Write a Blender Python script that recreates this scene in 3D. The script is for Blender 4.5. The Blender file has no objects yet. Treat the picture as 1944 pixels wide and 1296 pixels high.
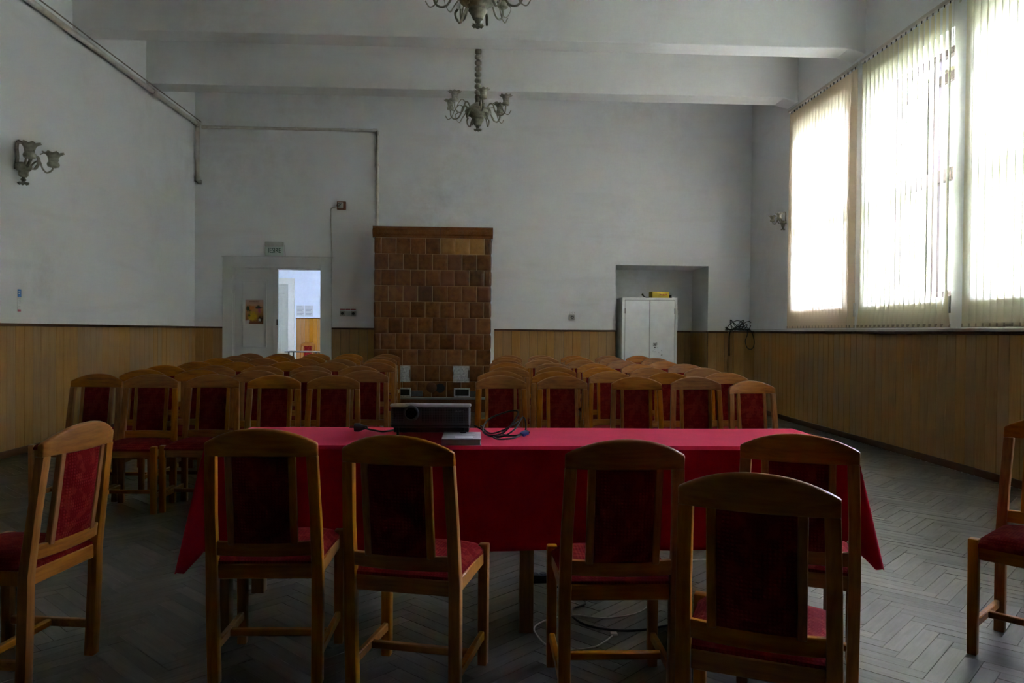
import bpy, bmesh, math, random
from mathutils import Vector, Matrix
random.seed(7)
PI = math.pi
SC = bpy.context.scene
COL = SC.collection

# ------------------------------------------------------------------ camera
F_PX, YAW, PITCH, ROLL, CAM_H = 1450.0, 0.04544, 0.01330, 0.00898, 1.33
cy_, sy_, cp_, sp_, cr_, sr_ = math.cos(YAW), math.sin(YAW), math.cos(PITCH), math.sin(PITCH), math.cos(ROLL), math.sin(ROLL)
c_right = Vector((cy_, -sy_, 0)); c_fwd = Vector((sy_*cp_, cy_*cp_, -sp_)); c_up = Vector((sy_*sp_, cy_*sp_, cp_))
ax_x = c_right*cr_ + c_up*sr_; ax_y = -c_right*sr_ + c_up*cr_; ax_z = -c_fwd
cam = bpy.data.objects.new('camera', bpy.data.cameras.new('camera'))
COL.objects.link(cam)
cam.matrix_world = Matrix(((ax_x.x, ax_y.x, ax_z.x, 0), (ax_x.y, ax_y.y, ax_z.y, 0), (ax_x.z, ax_y.z, ax_z.z, CAM_H), (0, 0, 0, 1)))
cam.data.sensor_width = 36.0
cam.data.lens = F_PX/1944*36.0
cam.data.clip_start = 0.05
SC.camera = cam

# ------------------------------------------------------------------ sky and exposure
world = bpy.data.worlds.new('sky'); SC.world = world
world.use_nodes = True
wn = world.node_tree.nodes; wl = world.node_tree.links
bg = wn['Background']
bg.inputs['Color'].default_value = (0.84, 0.93, 1.38, 1)
bg.inputs['Strength'].default_value = 9.0
vs = SC.view_settings
vs.view_transform = 'Standard'; vs.look = 'None'; vs.gamma = 1.0; vs.exposure = 4.38; vs.use_curve_mapping = False
SC.cycles.max_bounces = 12; SC.cycles.diffuse_bounces = 6; SC.cycles.glossy_bounces = 4
SC.cycles.transmission_bounces = 8; SC.cycles.transparent_max_bounces = 16
SC.cycles.sample_clamp_indirect = 12.0

# ------------------------------------------------------------------ room numbers (metres)
XL, XR, YB, YF = -4.78, 4.75, 13.15, -1.5        # left wall, right wall, back wall, wall behind the camera
ZC, ZBEAM, WAIN = 5.5, 4.84, 1.367
WT = 0.42                                          # outer wall thickness
WIN = [(9.55, 11.2), (7.47, 9.1), (5.4, 7.05), (3.35, 5.0)]
WZ0, WZ1 = 1.72, 4.42

# ------------------------------------------------------------------ material helpers
MATS = {}
def nodes_of(name):
    m = bpy.data.materials.new(name); m.use_nodes = True
    nt = m.node_tree
    return m, nt, nt.nodes, nt.links, nt.nodes['Principled BSDF']
def ramp(nt, fac, stops):
    r = nt.nodes.new('ShaderNodeValToRGB')
    el = r.color_ramp.elements
    el[0].position, el[0].color = stops[0][0], (*stops[0][1], 1)
    el[1].position, el[1].color = stops[-1][0], (*stops[-1][1], 1)
    for p, c in stops[1:-1]:
        e = el.new(p); e.color = (*c, 1)
    nt.links.new(fac, r.inputs['Fac'])
    return r.outputs['Color']
def math_n(nt, op, a, b=None, clamp=False):
    n = nt.nodes.new('ShaderNodeMath'); n.operation = op; n.use_clamp = clamp
    for i, v in enumerate((a, b)):
        if v is None: continue
        if isinstance(v, (int, float)): n.inputs[i].default_value = v
        else: nt.links.new(v, n.inputs[i])
    return n.outputs[0]
def mix_c(nt, fac, a, b, mode='MIX'):
    n = nt.nodes.new('ShaderNodeMix'); n.data_type = 'RGBA'; n.blend_type = mode
    for sock, v in ((n.inputs[0], fac), (n.inputs[6], a), (n.inputs[7], b)):
        if isinstance(v, (int, float)): sock.default_value = v
        elif isinstance(v, tuple): sock.default_value = (*v, 1)
        else: nt.links.new(v, sock)
    return n.outputs[2]
def noise(nt, scale, detail=3, vec=None, stretch=None, rough=0.55):
    n = nt.nodes.new('ShaderNodeTexNoise'); n.inputs['Scale'].default_value = scale; n.inputs['Detail'].default_value = detail
    n.inputs['Roughness'].default_value = rough
    if vec is None:
        tc = nt.nodes.new('ShaderNodeTexCoord'); vec = tc.outputs['Object']
    if stretch:
        mp = nt.nodes.new('ShaderNodeMapping'); mp.inputs['Scale'].default_value = stretch
        nt.links.new(vec, mp.inputs['Vector']); vec = mp.outputs['Vector']
    nt.links.new(vec, n.inputs['Vector'])
    return n.outputs['Fac']
def bump(nt, height, strength, dist=0.002):
    b = nt.nodes.new('ShaderNodeBump'); b.inputs['Strength'].default_value = strength; b.inputs['Distance'].default_value = dist
    nt.links.new(height, b.inputs['Height'])
    return b.outputs['Normal']
def obj_vec(nt):
    """object coordinates shifted by a random amount per object"""
    tc = nt.nodes.new('ShaderNodeTexCoord'); oi = nt.nodes.new('ShaderNodeObjectInfo')
    sc = math_n(nt, 'MULTIPLY', oi.outputs['Random'], 37.0)
    v = nt.nodes.new('ShaderNodeVectorMath'); v.operation = 'ADD'
    nt.links.new(tc.outputs['Object'], v.inputs[0]); nt.links.new(sc, v.inputs[1])
    return v.outputs[0], oi.outputs['Random']

def mat_plain(name, col, rough=0.5, metal=0.0, var=0.12, scale=8.0, spec=0.5, bmp=0.0):
    m, nt, ns, ls, p = nodes_of(name)
    f = noise(nt, scale, 4)
    d = tuple(c*(1-var) for c in col); l = tuple(min(1, c*(1+var)) for c in col)
    ls.new(ramp(nt, f, [(0.3, d), (0.7, l)]), p.inputs['Base Color'])
    p.inputs['Roughness'].default_value = rough; p.inputs['Metallic'].default_value = metal
    p.inputs['Specular IOR Level'].default_value = spec
    if bmp: ls.new(bump(nt, f, bmp), p.inputs['Normal'])
    MATS[name] = m
    return m
def mat_wood(name, dark, mid, light, stretch, rough=0.35, coat=0.25, per_object=0.35):
    m, nt, ns, ls, p = nodes_of(name)
    v, rnd = obj_vec(nt)
    g = noise(nt, 5.0, 5, v, stretch)
    g2 = noise(nt, 2.2, 2, v)
    c = ramp(nt, g, [(0.28, dark), (0.5, mid), (0.75, light)])
    c = mix_c(nt, 0.25, c, ramp(nt, g2, [(0.3, dark), (0.7, light)]), 'MIX')
    hs = nt.nodes.new('ShaderNodeHueSaturation')
    ls.new(math_n(nt, 'ADD', math_n(nt, 'MULTIPLY', rnd, per_object), 1.0-per_object/2), hs.inputs['Value'])
    ls.new(math_n(nt, 'ADD', math_n(nt, 'MULTIPLY', rnd, 0.2), 0.88), hs.inputs['Saturation'])
    ls.new(c, hs.inputs['Color']); ls.new(hs.outputs['Color'], p.inputs['Base Color'])
    p.inputs['Roughness'].default_value = rough
    p.inputs['Specular IOR Level'].default_value = 0.22
    p.inputs['Coat Weight'].default_value = coat; p.inputs['Coat Roughness'].default_value = 0.3
    ls.new(bump(nt, g, 0.12), p.inputs['Normal'])
    MATS[name] = m
    return m

# plaster: off-white with faint dirt
def mat_plaster(name, col, dirt):
    m, nt, ns, ls, p = nodes_of(name)
    tc = nt.nodes.new('ShaderNodeTexCoord')
    a = noise(nt, 0.55, 5, tc.outputs['Object'])
    b = noise(nt, 3.5, 6, tc.outputs['Object'], rough=0.7)
    f = math_n(nt, 'MULTIPLY', ramp(nt, a, [(0.45, (0, 0, 0)), (0.75, (1, 1, 1))]), ramp(nt, b, [(0.4, (0, 0, 0)), (0.75, (1, 1, 1))]))
    c = mix_c(nt, math_n(nt, 'MULTIPLY', f, 0.55), col, dirt)
    st = noise(nt, 1.6, 4, tc.outputs['Object'], (0.35, 0.35, 3.0))
    c = mix_c(nt, math_n(nt, 'MULTIPLY', ramp(nt, st, [(0.58, (0, 0, 0)), (0.7, (1, 1, 1))]), 0.10), c, dirt)
    ls.new(c, p.inputs['Base Color'])
    p.inputs['Roughness'].default_value = 0.85; p.inputs['Specular IOR Level'].default_value = 0.2
    ls.new(bump(nt, b, 0.08, 0.004), p.inputs['Normal'])
    MATS[name] = m
mat_plaster('plaster', (0.80, 0.825, 0.84), (0.48, 0.46, 0.41))
mat_plaster('plaster_ceiling', (0.79, 0.805, 0.80), (0.52, 0.50, 0.45))
mat_plaster('plaster_bright', (0.78, 0.82, 0.88), (0.66, 0.68, 0.72))

mat_wood('chair_wood', (0.18, 0.056, 0.007), (0.32, 0.112, 0.013), (0.42, 0.165, 0.022), (14, 14, 1.2), 0.36, 0.05)
mat_wood('chair_wood_cross', (0.18, 0.056, 0.007), (0.33, 0.115, 0.013), (0.43, 0.170, 0.022), (1.2, 12, 12), 0.36, 0.05)
mat_wood('wainscot_wood', (0.34, 0.18, 0.062), (0.40, 0.225, 0.080), (0.45, 0.265, 0.10), (10, 10, 0.7), 0.45, 0.1, 0.14)
mat_wood('wainscot_orange', (0.36, 0.15, 0.02), (0.42, 0.18, 0.03), (0.46, 0.21, 0.04), (10, 10, 0.7), 0.45, 0.1, 0.1)
mat_wood('trim_wood', (0.07, 0.03, 0.014), (0.10, 0.042, 0.018), (0.13, 0.06, 0.025), (2, 2, 8), 0.45, 0.1, 0.1)
mat_wood('table_wood', (0.12, 0.055, 0.02), (0.2, 0.095, 0.035), (0.26, 0.13, 0.05), (12, 12, 1.2), 0.4)

# parquet strips: UV runs along the strip
def mat_parquet():
    m, nt, ns, ls, p = nodes_of('parquet')
    uv = nt.nodes.new('ShaderNodeUVMap'); uv.uv_map = 'UVMap'
    oi = nt.nodes.new('ShaderNodeObjectInfo'); geo = nt.nodes.new('ShaderNodeNewGeometry')
    rnd = math_n(nt, 'FRACT', math_n(nt, 'ADD', math_n(nt, 'MULTIPLY', geo.outputs['Random Per Island'], 7.31), math_n(nt, 'MULTIPLY', oi.outputs['Random'], 5.77)))
    v = nt.nodes.new('ShaderNodeVectorMath'); v.operation = 'ADD'
    ls.new(uv.outputs['UV'], v.inputs[0]); ls.new(math_n(nt, 'MULTIPLY', rnd, 53.0), v.inputs[1])
    g = noise(nt, 5.0, 5, v.outputs[0], (1.0, 16, 1))
    w = noise(nt, 14.0, 4, v.outputs[0], (0.6, 2.2, 1))
    base = ramp(nt, rnd, [(0.0, (0.060, 0.053, 0.044)), (0.45, (0.088, 0.080, 0.068)), (0.8, (0.108, 0.097, 0.080)), (1.0, (0.150, 0.132, 0.106))])
    c = mix_c(nt, 0.5, base, ramp(nt, g, [(0.3, (0.35, 0.33, 0.3)), (0.7, (1, 1, 1))]), 'MULTIPLY')
    ls.new(c, p.inputs['Base Color'])
    tc = nt.nodes.new('ShaderNodeNewGeometry')
    wear = noise(nt, 1.3, 4, tc.outputs['Position'])
    ls.new(math_n(nt, 'ADD', math_n(nt, 'MULTIPLY', wear, 0.30), math_n(nt, 'ADD', math_n(nt, 'MULTIPLY', w, 0.22), 0.14)), p.inputs['Roughness'])
    p.inputs['Specular IOR Level'].default_value = 0.5
    ls.new(bump(nt, g, 0.2, 0.002), p.inputs['Normal'])
    MATS['parquet'] = m
mat_parquet()
mat_plain('floor_base', (0.035, 0.03, 0.026), 0.9)
mat_plain('floor_far', (0.22, 0.19, 0.15), 0.5)

# red waffle upholstery
def mat_upholstery():
    m, nt, ns, ls, p = nodes_of('red_upholstery')
    tc = nt.nodes.new('ShaderNodeTexCoord')
    br = nt.nodes.new('ShaderNodeTexVoronoi'); br.inputs['Scale'].default_value = 85; br.inputs['Randomness'].default_value = 0.0
    ls.new(tc.outputs['Object'], br.inputs['Vector'])
    fl = noise(nt, 22, 2, tc.outputs['Object'])
    blob = ramp(nt, fl, [(0.5, (0, 0, 0)), (0.58, (1, 1, 1))])
    dots = ramp(nt, br.outputs['Distance'], [(0.15, (1, 1, 1)), (0.5, (0, 0, 0))])
    c = mix_c(nt, math_n(nt, 'MULTIPLY', dots, 0.55), (0.125, 0.003, 0.005), (0.25, 0.013, 0.014))
    c = mix_c(nt, math_n(nt, 'MULTIPLY', blob, 0.35), c, (0.27, 0.035, 0.02))
    ls.new(c, p.inputs['Base Color'])
    p.inputs['Roughness'].default_value = 0.9; p.inputs['Specular IOR Level'].default_value = 0.06
    ls.new(bump(nt, dots, 0.5, 0.003), p.inputs['Normal'])
    MATS['red_upholstery'] = m
mat_upholstery()
def mat_cloth():
    m, nt, ns, ls, p = nodes_of('red_cloth')
    f = noise(nt, 9, 4); w = noise(nt, 260, 2)
    ls.new(ramp(nt, f, [(0.3, (0.43, 0.004, 0.022)), (0.7, (0.51, 0.007, 0.033))]), p.inputs['Base Color'])
    p.inputs['Roughness'].default_value = 0.92; p.inputs['Specular IOR Level'].default_value = 0.1
    p.inputs['Sheen Weight'].default_value = 0.75; p.inputs['Sheen Roughness'].default_value = 0.32; p.inputs['Sheen Tint'].default_value = (1, 0.15, 0.28, 1)
    ls.new(bump(nt, w, 0.15, 0.001), p.inputs['Normal'])
    MATS['red_cloth'] = m
mat_cloth()
# translucent blind fabric
def mat_blind(name, col, tr):
    m, nt, ns, ls, p = nodes_of(name)
    ns.remove(p)
    out = ns['Material Output']
    tc = nt.nodes.new('ShaderNodeTexCoord')
    f = noise(nt, 300, 2, tc.outputs['Object'], (1, 1, 0.15))
    c = ramp(nt, f, [(0.3, tuple(x*0.93 for x in col)), (0.7, col)])
    ct = ramp(nt, f, [(0.3, tuple(x*0.93 for x in tr)), (0.7, tr)])
    d = ns.new('ShaderNodeBsdfDiffuse'); t = ns.new('ShaderNodeBsdfTranslucent'); a = ns.new('ShaderNodeAddShader')
    ls.new(c, d.inputs['Color']); ls.new(ct, t.inputs['Color'])
    ls.new(d.outputs[0], a.inputs[0]); ls.new(t.outputs[0], a.inputs[1]); ls.new(a.outputs[0], out.inputs['Surface'])
    MATS[name] = m
mat_blind('blind_cream', (0.46, 0.43, 0.31), (0.30, 0.285, 0.222))
mat_blind('blind_peach', (0.50, 0.42, 0.31), (0.31, 0.275, 0.215))
mat_plain('blind_weight', (0.42, 0.37, 0.27), 0.6)
def mat_glass():
    m, nt, ns, ls, p = nodes_of('window_glass')
    ns.remove(p); out = ns['Material Output']
    t = ns.new('ShaderNodeBsdfTransparent'); t.inputs['Color'].default_value = (0.93, 0.95, 0.95, 1)
    g = ns.new('ShaderNodeBsdfGlossy'); g.inputs['Roughness'].default_value = 0.03
    fr = ns.new('ShaderNodeFresnel'); fr.inputs['IOR'].default_value = 1.45
    mx = ns.new('ShaderNodeMixShader')
    ls.new(fr.outputs[0], mx.inputs[0]); ls.new(t.outputs[0], mx.inputs[1]); ls.new(g.outputs[0], mx.inputs[2]); ls.new(mx.outputs[0], out.inputs['Surface'])
    MATS['window_glass'] = m
mat_glass()
mat_plain('window_paint', (0.12, 0.085, 0.075), 0.5)  # backlit darkness of the frames is put into this colour
mat_plain('white_paint', (0.60, 0.62, 0.61), 0.5, var=0.05, scale=3)
mat_plain('cream_paint', (0.74, 0.72, 0.62), 0.5, var=0.04, scale=3)
mat_plain('cream_leaf', (0.50, 0.50, 0.40), 0.5, var=0.05, scale=3)
mat_plain('pipe_paint', (0.55, 0.53, 0.48), 0.45, var=0.12, scale=12)
mat_plain('old_brass', (0.27, 0.265, 0.21), 0.5, 0.15, var=0.35, scale=25, bmp=0.2)
mat_plain('frosted_cup', (0.32, 0.315, 0.25), 0.55, var=0.3, scale=30)
mat_plain('candle_white', (0.75, 0.78, 0.78), 0.4, var=0.05)
mat_plain('black_plastic', (0.012, 0.012, 0.014), 0.4)
mat_plain('black_rubber', (0.010, 0.010, 0.011), 0.45)
mat_plain('white_cable', (0.62, 0.62, 0.60), 0.4, var=0.06)
mat_plain('connector_blue', (0.02, 0.05, 0.28), 0.4)
mat_plain('chrome', (0.6, 0.6, 0.6), 0.25, 1.0, var=0.05)
mat_plain('paper_white', (0.62, 0.62, 0.60), 0.7, var=0.05)
mat_plain('paper_grey', (0.36, 0.35, 0.36), 0.6, var=0.15)
mat_plain('sign_white', (0.55, 0.57, 0.52), 0.5, var=0.06)
mat_plain('sign_green_tint', (0.56, 0.68, 0.61), 0.5, var=0.08)
mat_plain('sign_green', (0.015, 0.10, 0.05), 0.5)
mat_plain('label_red', (0.34, 0.05, 0.07), 0.6)
mat_plain('label_pink', (0.55, 0.14, 0.22), 0.6)
mat_plain('label_blue', (0.05, 0.19, 0.5), 0.6)
mat_plain('label_white', (0.7, 0.72, 0.74), 0.6)
mat_plain('plate_grey', (0.42, 0.42, 0.38), 0.45)
mat_plain('plate_hole', (0.03, 0.03, 0.03), 0.6)
mat_plain('rust_plate', (0.22, 0.10, 0.05), 0.6, 0.2, var=0.5, scale=40)
mat_plain('box_yellow', (0.62, 0.45, 0.02), 0.5, var=0.08)
mat_plain('box_yellow_dull', (0.5, 0.36, 0.05), 0.5, var=0.08)
mat_plain('print_red', (0.6, 0.12, 0.06), 0.5)
mat_plain('projector_grey', (0.075, 0.082, 0.10), 0.45)
mat_plain('projector_silver', (0.58, 0.60, 0.66), 0.35, 0.3, var=0.05)
mat_plain('lens_glass', (0.006, 0.010, 0.008), 0.08, spec=0.8)
mat_plain('print_grey', (0.3, 0.3, 0.33), 0.5)
mat_plain('scribble_black', (0.05, 0.05, 0.055), 0.7)
mat_plain('cast_iron', (0.52, 0.55, 0.55), 0.35, 0.6, var=0.3, scale=30, bmp=0.3)
mat_plain('cast_iron_dull', (0.10, 0.10, 0.095), 0.5, 0.5, var=0.3, scale=30)
mat_plain('soot', (0.010, 0.009, 0.008), 0.9)
mat_plain('dust_grey', (0.22, 0.21, 0.19), 0.9)
mat_plain('grout', (0.44, 0.29, 0.16), 0.8)  # joint colour made pale to carry window highlights along the tile edges
mat_plain('cabinet_paint', (0.80, 0.84, 0.84), 0.4, var=0.06, scale=5)
mat_plain('cabinet_gap', (0.06, 0.065, 0.06), 0.7)
mat_plain('ground_green', (0.26, 0.30, 0.20), 0.9, var=0.2, scale=0.3)
mat_plain('foliage_green', (0.15, 0.16, 0.10), 0.8, var=0.4, scale=2)
mat_plain('dark_table', (0.06, 0.06, 0.055), 0.35)
mat_plain('leaf_green', (0.10, 0.14, 0.04), 0.6)
# projector front grille: fine holes
def mat_grille():
    m, nt, ns, ls, p = nodes_of('projector_grille')
    tc = nt.nodes.new('ShaderNodeTexCoord')
    mp = nt.nodes.new('ShaderNodeMapping'); mp.inputs['Rotation'].default_value = (PI/2, 0, 0)
    ls.new(tc.outputs['Object'], mp.inputs['Vector'])
    b = nt.nodes.new('ShaderNodeTexVoronoi'); b.inputs['Scale'].default_value = 135; b.inputs['Randomness'].default_value = 0; b.voronoi_dimensions = '2D'
    ls.new(mp.outputs['Vector'], b.inputs['Vector'])
    ls.new(ramp(nt, b.outputs['Distance'], [(0.28, (0.012, 0.013, 0.017)), (0.42, (0.085, 0.092, 0.115))]), p.inputs['Base Color'])
    p.inputs['Roughness'].default_value = 0.45
    MATS['projector_grille'] = m
mat_grille()
# glazed tiles
def mat_tile(name, a, b, c, rough):
    m, nt, ns, ls, p = nodes_of(name)
    v, rnd = obj_vec(nt)
    f = noise(nt, 3.0, 4, v); g = noise(nt, 60, 3, v)
    col = ramp(nt, f, [(0.3, a), (0.5, b), (0.75, c)])
    hs = nt.nodes.new('ShaderNodeHueSaturation')
    ls.new(math_n(nt, 'ADD', math_n(nt, 'MULTIPLY', rnd, 0.55), 0.72), hs.inputs['Value']); ls.new(col, hs.inputs['Color'])
    dust = math_n(nt, 'MULTIPLY', ramp(nt, g, [(0.5, (0, 0, 0)), (0.8, (1, 1, 1))]), math_n(nt, 'MULTIPLY', rnd, 0.25))
    ls.new(mix_c(nt, dust, hs.outputs['Color'], (0.28, 0.24, 0.2)), p.inputs['Base Color'])
    ls.new(math_n(nt, 'ADD', math_n(nt, 'MULTIPLY', g, 0.2), rough), p.inputs['Roughness'])
    ls.new(bump(nt, f, 0.25, 0.01), p.inputs['Normal'])
    MATS[name] = m
mat_tile('tile_brown', (0.10, 0.035, 0.010), (0.16, 0.060, 0.016), (0.22, 0.092, 0.026), 0.12)
mat_tile('tile_dark', (0.10, 0.04, 0.018), (0.13, 0.05, 0.022), (0.16, 0.065, 0.028), 0.1)
mat_tile('tile_ochre', (0.26, 0.115, 0.02), (0.32, 0.15, 0.03), (0.36, 0.18, 0.045), 0.2)
# flower poster (flat print)
def mat_poster():
    m, nt, ns, ls, p = nodes_of('poster_print')
    tc = nt.nodes.new('ShaderNodeTexCoord')
    sep = nt.nodes.new('ShaderNodeSeparateXYZ'); ls.new(tc.outputs['Generated'], sep.inputs[0])
    x, z = sep.outputs['X'], sep.outputs['Z']
    c = ramp(nt, z, [(0.0, (0.22, 0.08, 0.03)), (0.3, (0.33, 0.14, 0.05)), (0.6, (0.55, 0.28, 0.13)), (1.0, (0.45, 0.32, 0.27))])
    n = noise(nt, 6.5, 4, tc.outputs['Generated'])
    def blob(cx, cz, r, col, c, soft=0.5):
        dx = math_n(nt, 'SUBTRACT', x, cx); dz = math_n(nt, 'MULTIPLY', math_n(nt, 'SUBTRACT', z, cz), 1.4)
        d = math_n(nt, 'SQRT', math_n(nt, 'ADD', math_n(nt, 'MULTIPLY', dx, dx), math_n(nt, 'MULTIPLY', dz, dz)))
        d = math_n(nt, 'ADD', d, math_n(nt, 'MULTIPLY', math_n(nt, 'SUBTRACT', n, 0.5), 0.5))
        return mix_c(nt, ramp(nt, d, [(r*soft, (1, 1, 1)), (r, (0, 0, 0))]), c, col)
    c = blob(0.2, 0.62, 0.2, (0.03, 0.045, 0.02), c)
    c = blob(0.35, 0.65, 0.16, (0.62, 0.22, 0.05), c)
    c = blob(0.75, 0.68, 0.16, (0.03, 0.05, 0.04), c)
    c = blob(0.78, 0.56, 0.15, (0.42, 0.10, 0.22), c)
    c = blob(0.42, 0.32, 0.34, (0.62, 0.40, 0.02), c)
    c = blob(0.2, 0.38, 0.12, (0.10, 0.11, 0.02), c)
    c = blob(0.85, 0.2, 0.2, (0.07, 0.025, 0.015), c)
    c = blob(0.76, 0.17, 0.08, (0.62, 0.58, 0.56), c)
    c = blob(0.12, 0.06, 0.2, (0.50, 0.46, 0.52), c)
    ls.new(c, p.inputs['Base Color']); p.inputs['Roughness'].default_value = 0.4
    MATS['poster_print'] = m
mat_poster()

# ------------------------------------------------------------------ mesh helpers
class MB:
    """collects vertices and faces; build() links them as ONE mesh object"""
    def __init__(s): s.v = []; s.f = []
    def add(s, vs, fs):
        o = len(s.v); s.v += [tuple(q) for q in vs]; s.f += [tuple(i+o for i in f) for f in fs]; return s
    def box(s, x0, x1, y0, y1, z0, z1):
        return s.add([(x0, y0, z0), (x1, y0, z0), (x1, y1, z0), (x0, y1, z0), (x0, y0, z1), (x1, y0, z1), (x1, y1, z1), (x0, y1, z1)],
                     [(0, 3, 2, 1), (4, 5, 6, 7), (0, 1, 5, 4), (1, 2, 6, 5), (2, 3, 7, 6), (3, 0, 4, 7)])
    def hexa(s, p):  # 8 points ordered like box
        return s.add(p, [(0, 3, 2, 1), (4, 5, 6, 7), (0, 1, 5, 4), (1, 2, 6, 5), (2, 3, 7, 6), (3, 0, 4, 7)])
    def loft(s, rings, close=True, caps=True):
        n = len(rings[0]); vs = [p for r in rings for p in r]; fs = []
        for i in range(len(rings)-1):
            for j in range(n if close else n-1):
                a, b = i*n+j, i*n+(j+1) % n
                fs.append((a, b, b+n, a+n))
        if caps:
            fs.append(tuple(range(n))[::-1]); fs.append(tuple(range((len(rings)-1)*n, len(rings)*n)))
        return s.add(vs, fs)
    def tube(s, pts, r, n=6, caps=True, rs=None):
        pts = [Vector(p) for p in pts]; rings = []
        up = Vector((0, 0, 1)); prev = None
        for i, p in enumerate(pts):
            t = (pts[min(i+1, len(pts)-1)]-pts[max(i-1, 0)])
            t = t.normalized() if t.length > 1e-9 else Vector((0, 0, 1))
            if prev is None:
                a = t.cross(up)
                if a.length < 1e-3: a = t.cross(Vector((1, 0, 0)))
            else:
                a = prev - t*prev.dot(t)
            a.normalize(); prev = a; b = t.cross(a)
            rr = rs[i] if rs else r
            rings.append([p+(a*math.cos(k*2*PI/n)+b*math.sin(k*2*PI/n))*rr for k in range(n)])
        return s.loft(rings, True, caps)
    def ribbon(s, pts, w, t, wdir):
        """flat strip of width w along wdir and thickness t"""
        pts = [Vector(p) for p in pts]; wd = Vector(wdir).normalized(); rings = []
        for i, p in enumerate(pts):
            tg = (pts[min(i+1, len(pts)-1)]-pts[max(i-1, 0)]).normalized(); nn = tg.cross(wd).normalized()
            rings.append([p+wd*w/2+nn*t/2, p-wd*w/2+nn*t/2, p-wd*w/2-nn*t/2, p+wd*w/2-nn*t/2])
        return s.loft(rings)
    def lathe(s, prof, n=20, c=(0, 0, 0), wave=0, waven=8, tilt=None):
        rings = []
        for r, z, *w in prof:
            k = w[0] if w else 0
            rings.append([(c[0]+max(r, 1e-4)*(1+k*math.cos(waven*2*PI*j/n))*math.cos(2*PI*j/n), c[1]+max(r, 1e-4)*(1+k*math.cos(waven*2*PI*j/n))*math.sin(2*PI*j/n),
                           c[2]+z+k*0.06*math.cos(waven*2*PI*j/n)) for j in range(n)])
        return s.loft(rings)
    def mesh(s, name, bevel=0.0, smooth=True, seg=2):
        me = bpy.data.meshes.new(name); me.from_pydata(s.v, [], s.f)
        bm = bmesh.new(); bm.from_mesh(me)
        bmesh.ops.recalc_face_normals(bm, faces=bm.faces)
        if bevel:
            ed = [e for e in bm.edges if len(e.link_faces) == 2 and e.calc_face_angle(0) > 0.6]
            bmesh.ops.bevel(bm, geom=ed, offset=bevel, segments=seg, affect='EDGES', profile=0.5)
        bm.to_mesh(me); bm.free()
        if smooth:
            for p in me.polygons: p.use_smooth = True
            me.set_sharp_from_angle(angle=0.7)
        return me
    def build(s, name, mat, parent=None, bevel=0.0, smooth=True, loc=None, rot=None, seg=2):
        return link(name, s.mesh(name, bevel, smooth, seg), mat, parent, loc, rot)
def link(name, me, mat, parent=None, loc=None, rot=None):
    if mat and not me.materials: me.materials.append(MATS[mat])
    o = bpy.data.objects.new(name, me); COL.objects.link(o)
    if parent: o.parent = parent
    if loc: o.location = loc
    if rot: o.rotation_euler = rot
    return o
def tag(o, label, cat=None, group=None, kind=None):
    o['label'] = label
    if cat: o['category'] = cat
    if group: o['group'] = group
    if kind: o['kind'] = kind
    return o
def thing(name, label, cat, loc=(0, 0, 0), rotz=0, group=None):
    o = bpy.data.objects.new(name, None); COL.objects.link(o)
    o.location = loc; o.rotation_euler = (0, 0, rotz); o.empty_display_size = 0.1
    return tag(o, label, cat, group)
def copy_tree(o, parent=None):
    c = o.copy(); COL.objects.link(c); c.parent = parent
    for ch in o.children: copy_tree(ch, c)
    return c
def spline(pts, n=8):
    """Catmull-Rom through the points"""
    P = [Vector(p) for p in pts]; P = [P[0]*2-P[1]]+P+[P[-1]*2-P[-2]]; out = []
    for i in range(1, len(P)-2):
        for k in range(n):
            t = k/n; a, b, c, d = P[i-1], P[i], P[i+1], P[i+2]
            out.append(0.5*((2*b)+(c-a)*t+(2*a-5*b+4*c-d)*t*t+(3*b-a-3*c+d)*t*t*t))
    out.append(P[-2]); return out
def text_mesh(name, body, size, mat, parent=None, loc=(0, 0, 0), rot=(PI/2, 0, 0), sx=1.0, extrude=0.0008, bold=0.0):
    cu = bpy.data.curves.new(name, 'FONT'); cu.body = body; cu.size = size; cu.extrude = extrude; cu.offset = bold
    cu.align_x = 'CENTER'; cu.align_y = 'CENTER'
    o = bpy.data.objects.new(name, cu); COL.objects.link(o)
    bpy.context.view_layer.update()
    me = bpy.data.meshes.new_from_object(o.evaluated_get(bpy.context.evaluated_depsgraph_get()))
    bpy.data.objects.remove(o); bpy.data.curves.remove(cu)
    me.materials.clear()
    t = link(name, me, mat, parent, loc, rot); t.scale = (sx, 1, 1)
    return t

# ================================================================== THE SETTING
def structure(o, label):
    return tag(o, label, kind='structure')

# ---- outside ground
g = MB(); g.box(-60, 60, -60, 80, -3.6, -3.5)
structure(g.build('ground', 'ground_green', smooth=False), 'grass and pale ground outside the building')

# ---- unseen greenery added to screen low sky from the upper blinds
hm = MB(); hv = []; hn, hz = 70, 14; rh = random.Random(9)
for i in range(hn+1):
    for j in range(hz+1):
        top = 6.6+1.1*math.sin(i*0.9)+0.7*math.sin(i*2.3+1)
        a = j/hz*PI
        hv.append((13.5-2.2*math.cos(a*0.5)*1.0+rh.uniform(-.45, .45) if j else 11.3, -24+i*1.0+rh.uniform(-.3, .3), -3.5+(top+3.5)*math.sin(a*0.5)+rh.uniform(-.2, .2) if j else -3.52))
hm.add(hv, [(i*(hz+1)+j, (i+1)*(hz+1)+j, (i+1)*(hz+1)+j+1, i*(hz+1)+j+1) for i in range(hn) for j in range(hz)])
for sgn in (0,):
    back = [(15.5, -24+i*1.0, -3.52) for i in range(hn+1)]; o_ = len(hm.v); hm.v += back
    hm.f += [(i*(hz+1)+hz, (i+1)*(hz+1)+hz, o_+i+1, o_+i) for i in range(hn)]
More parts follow.
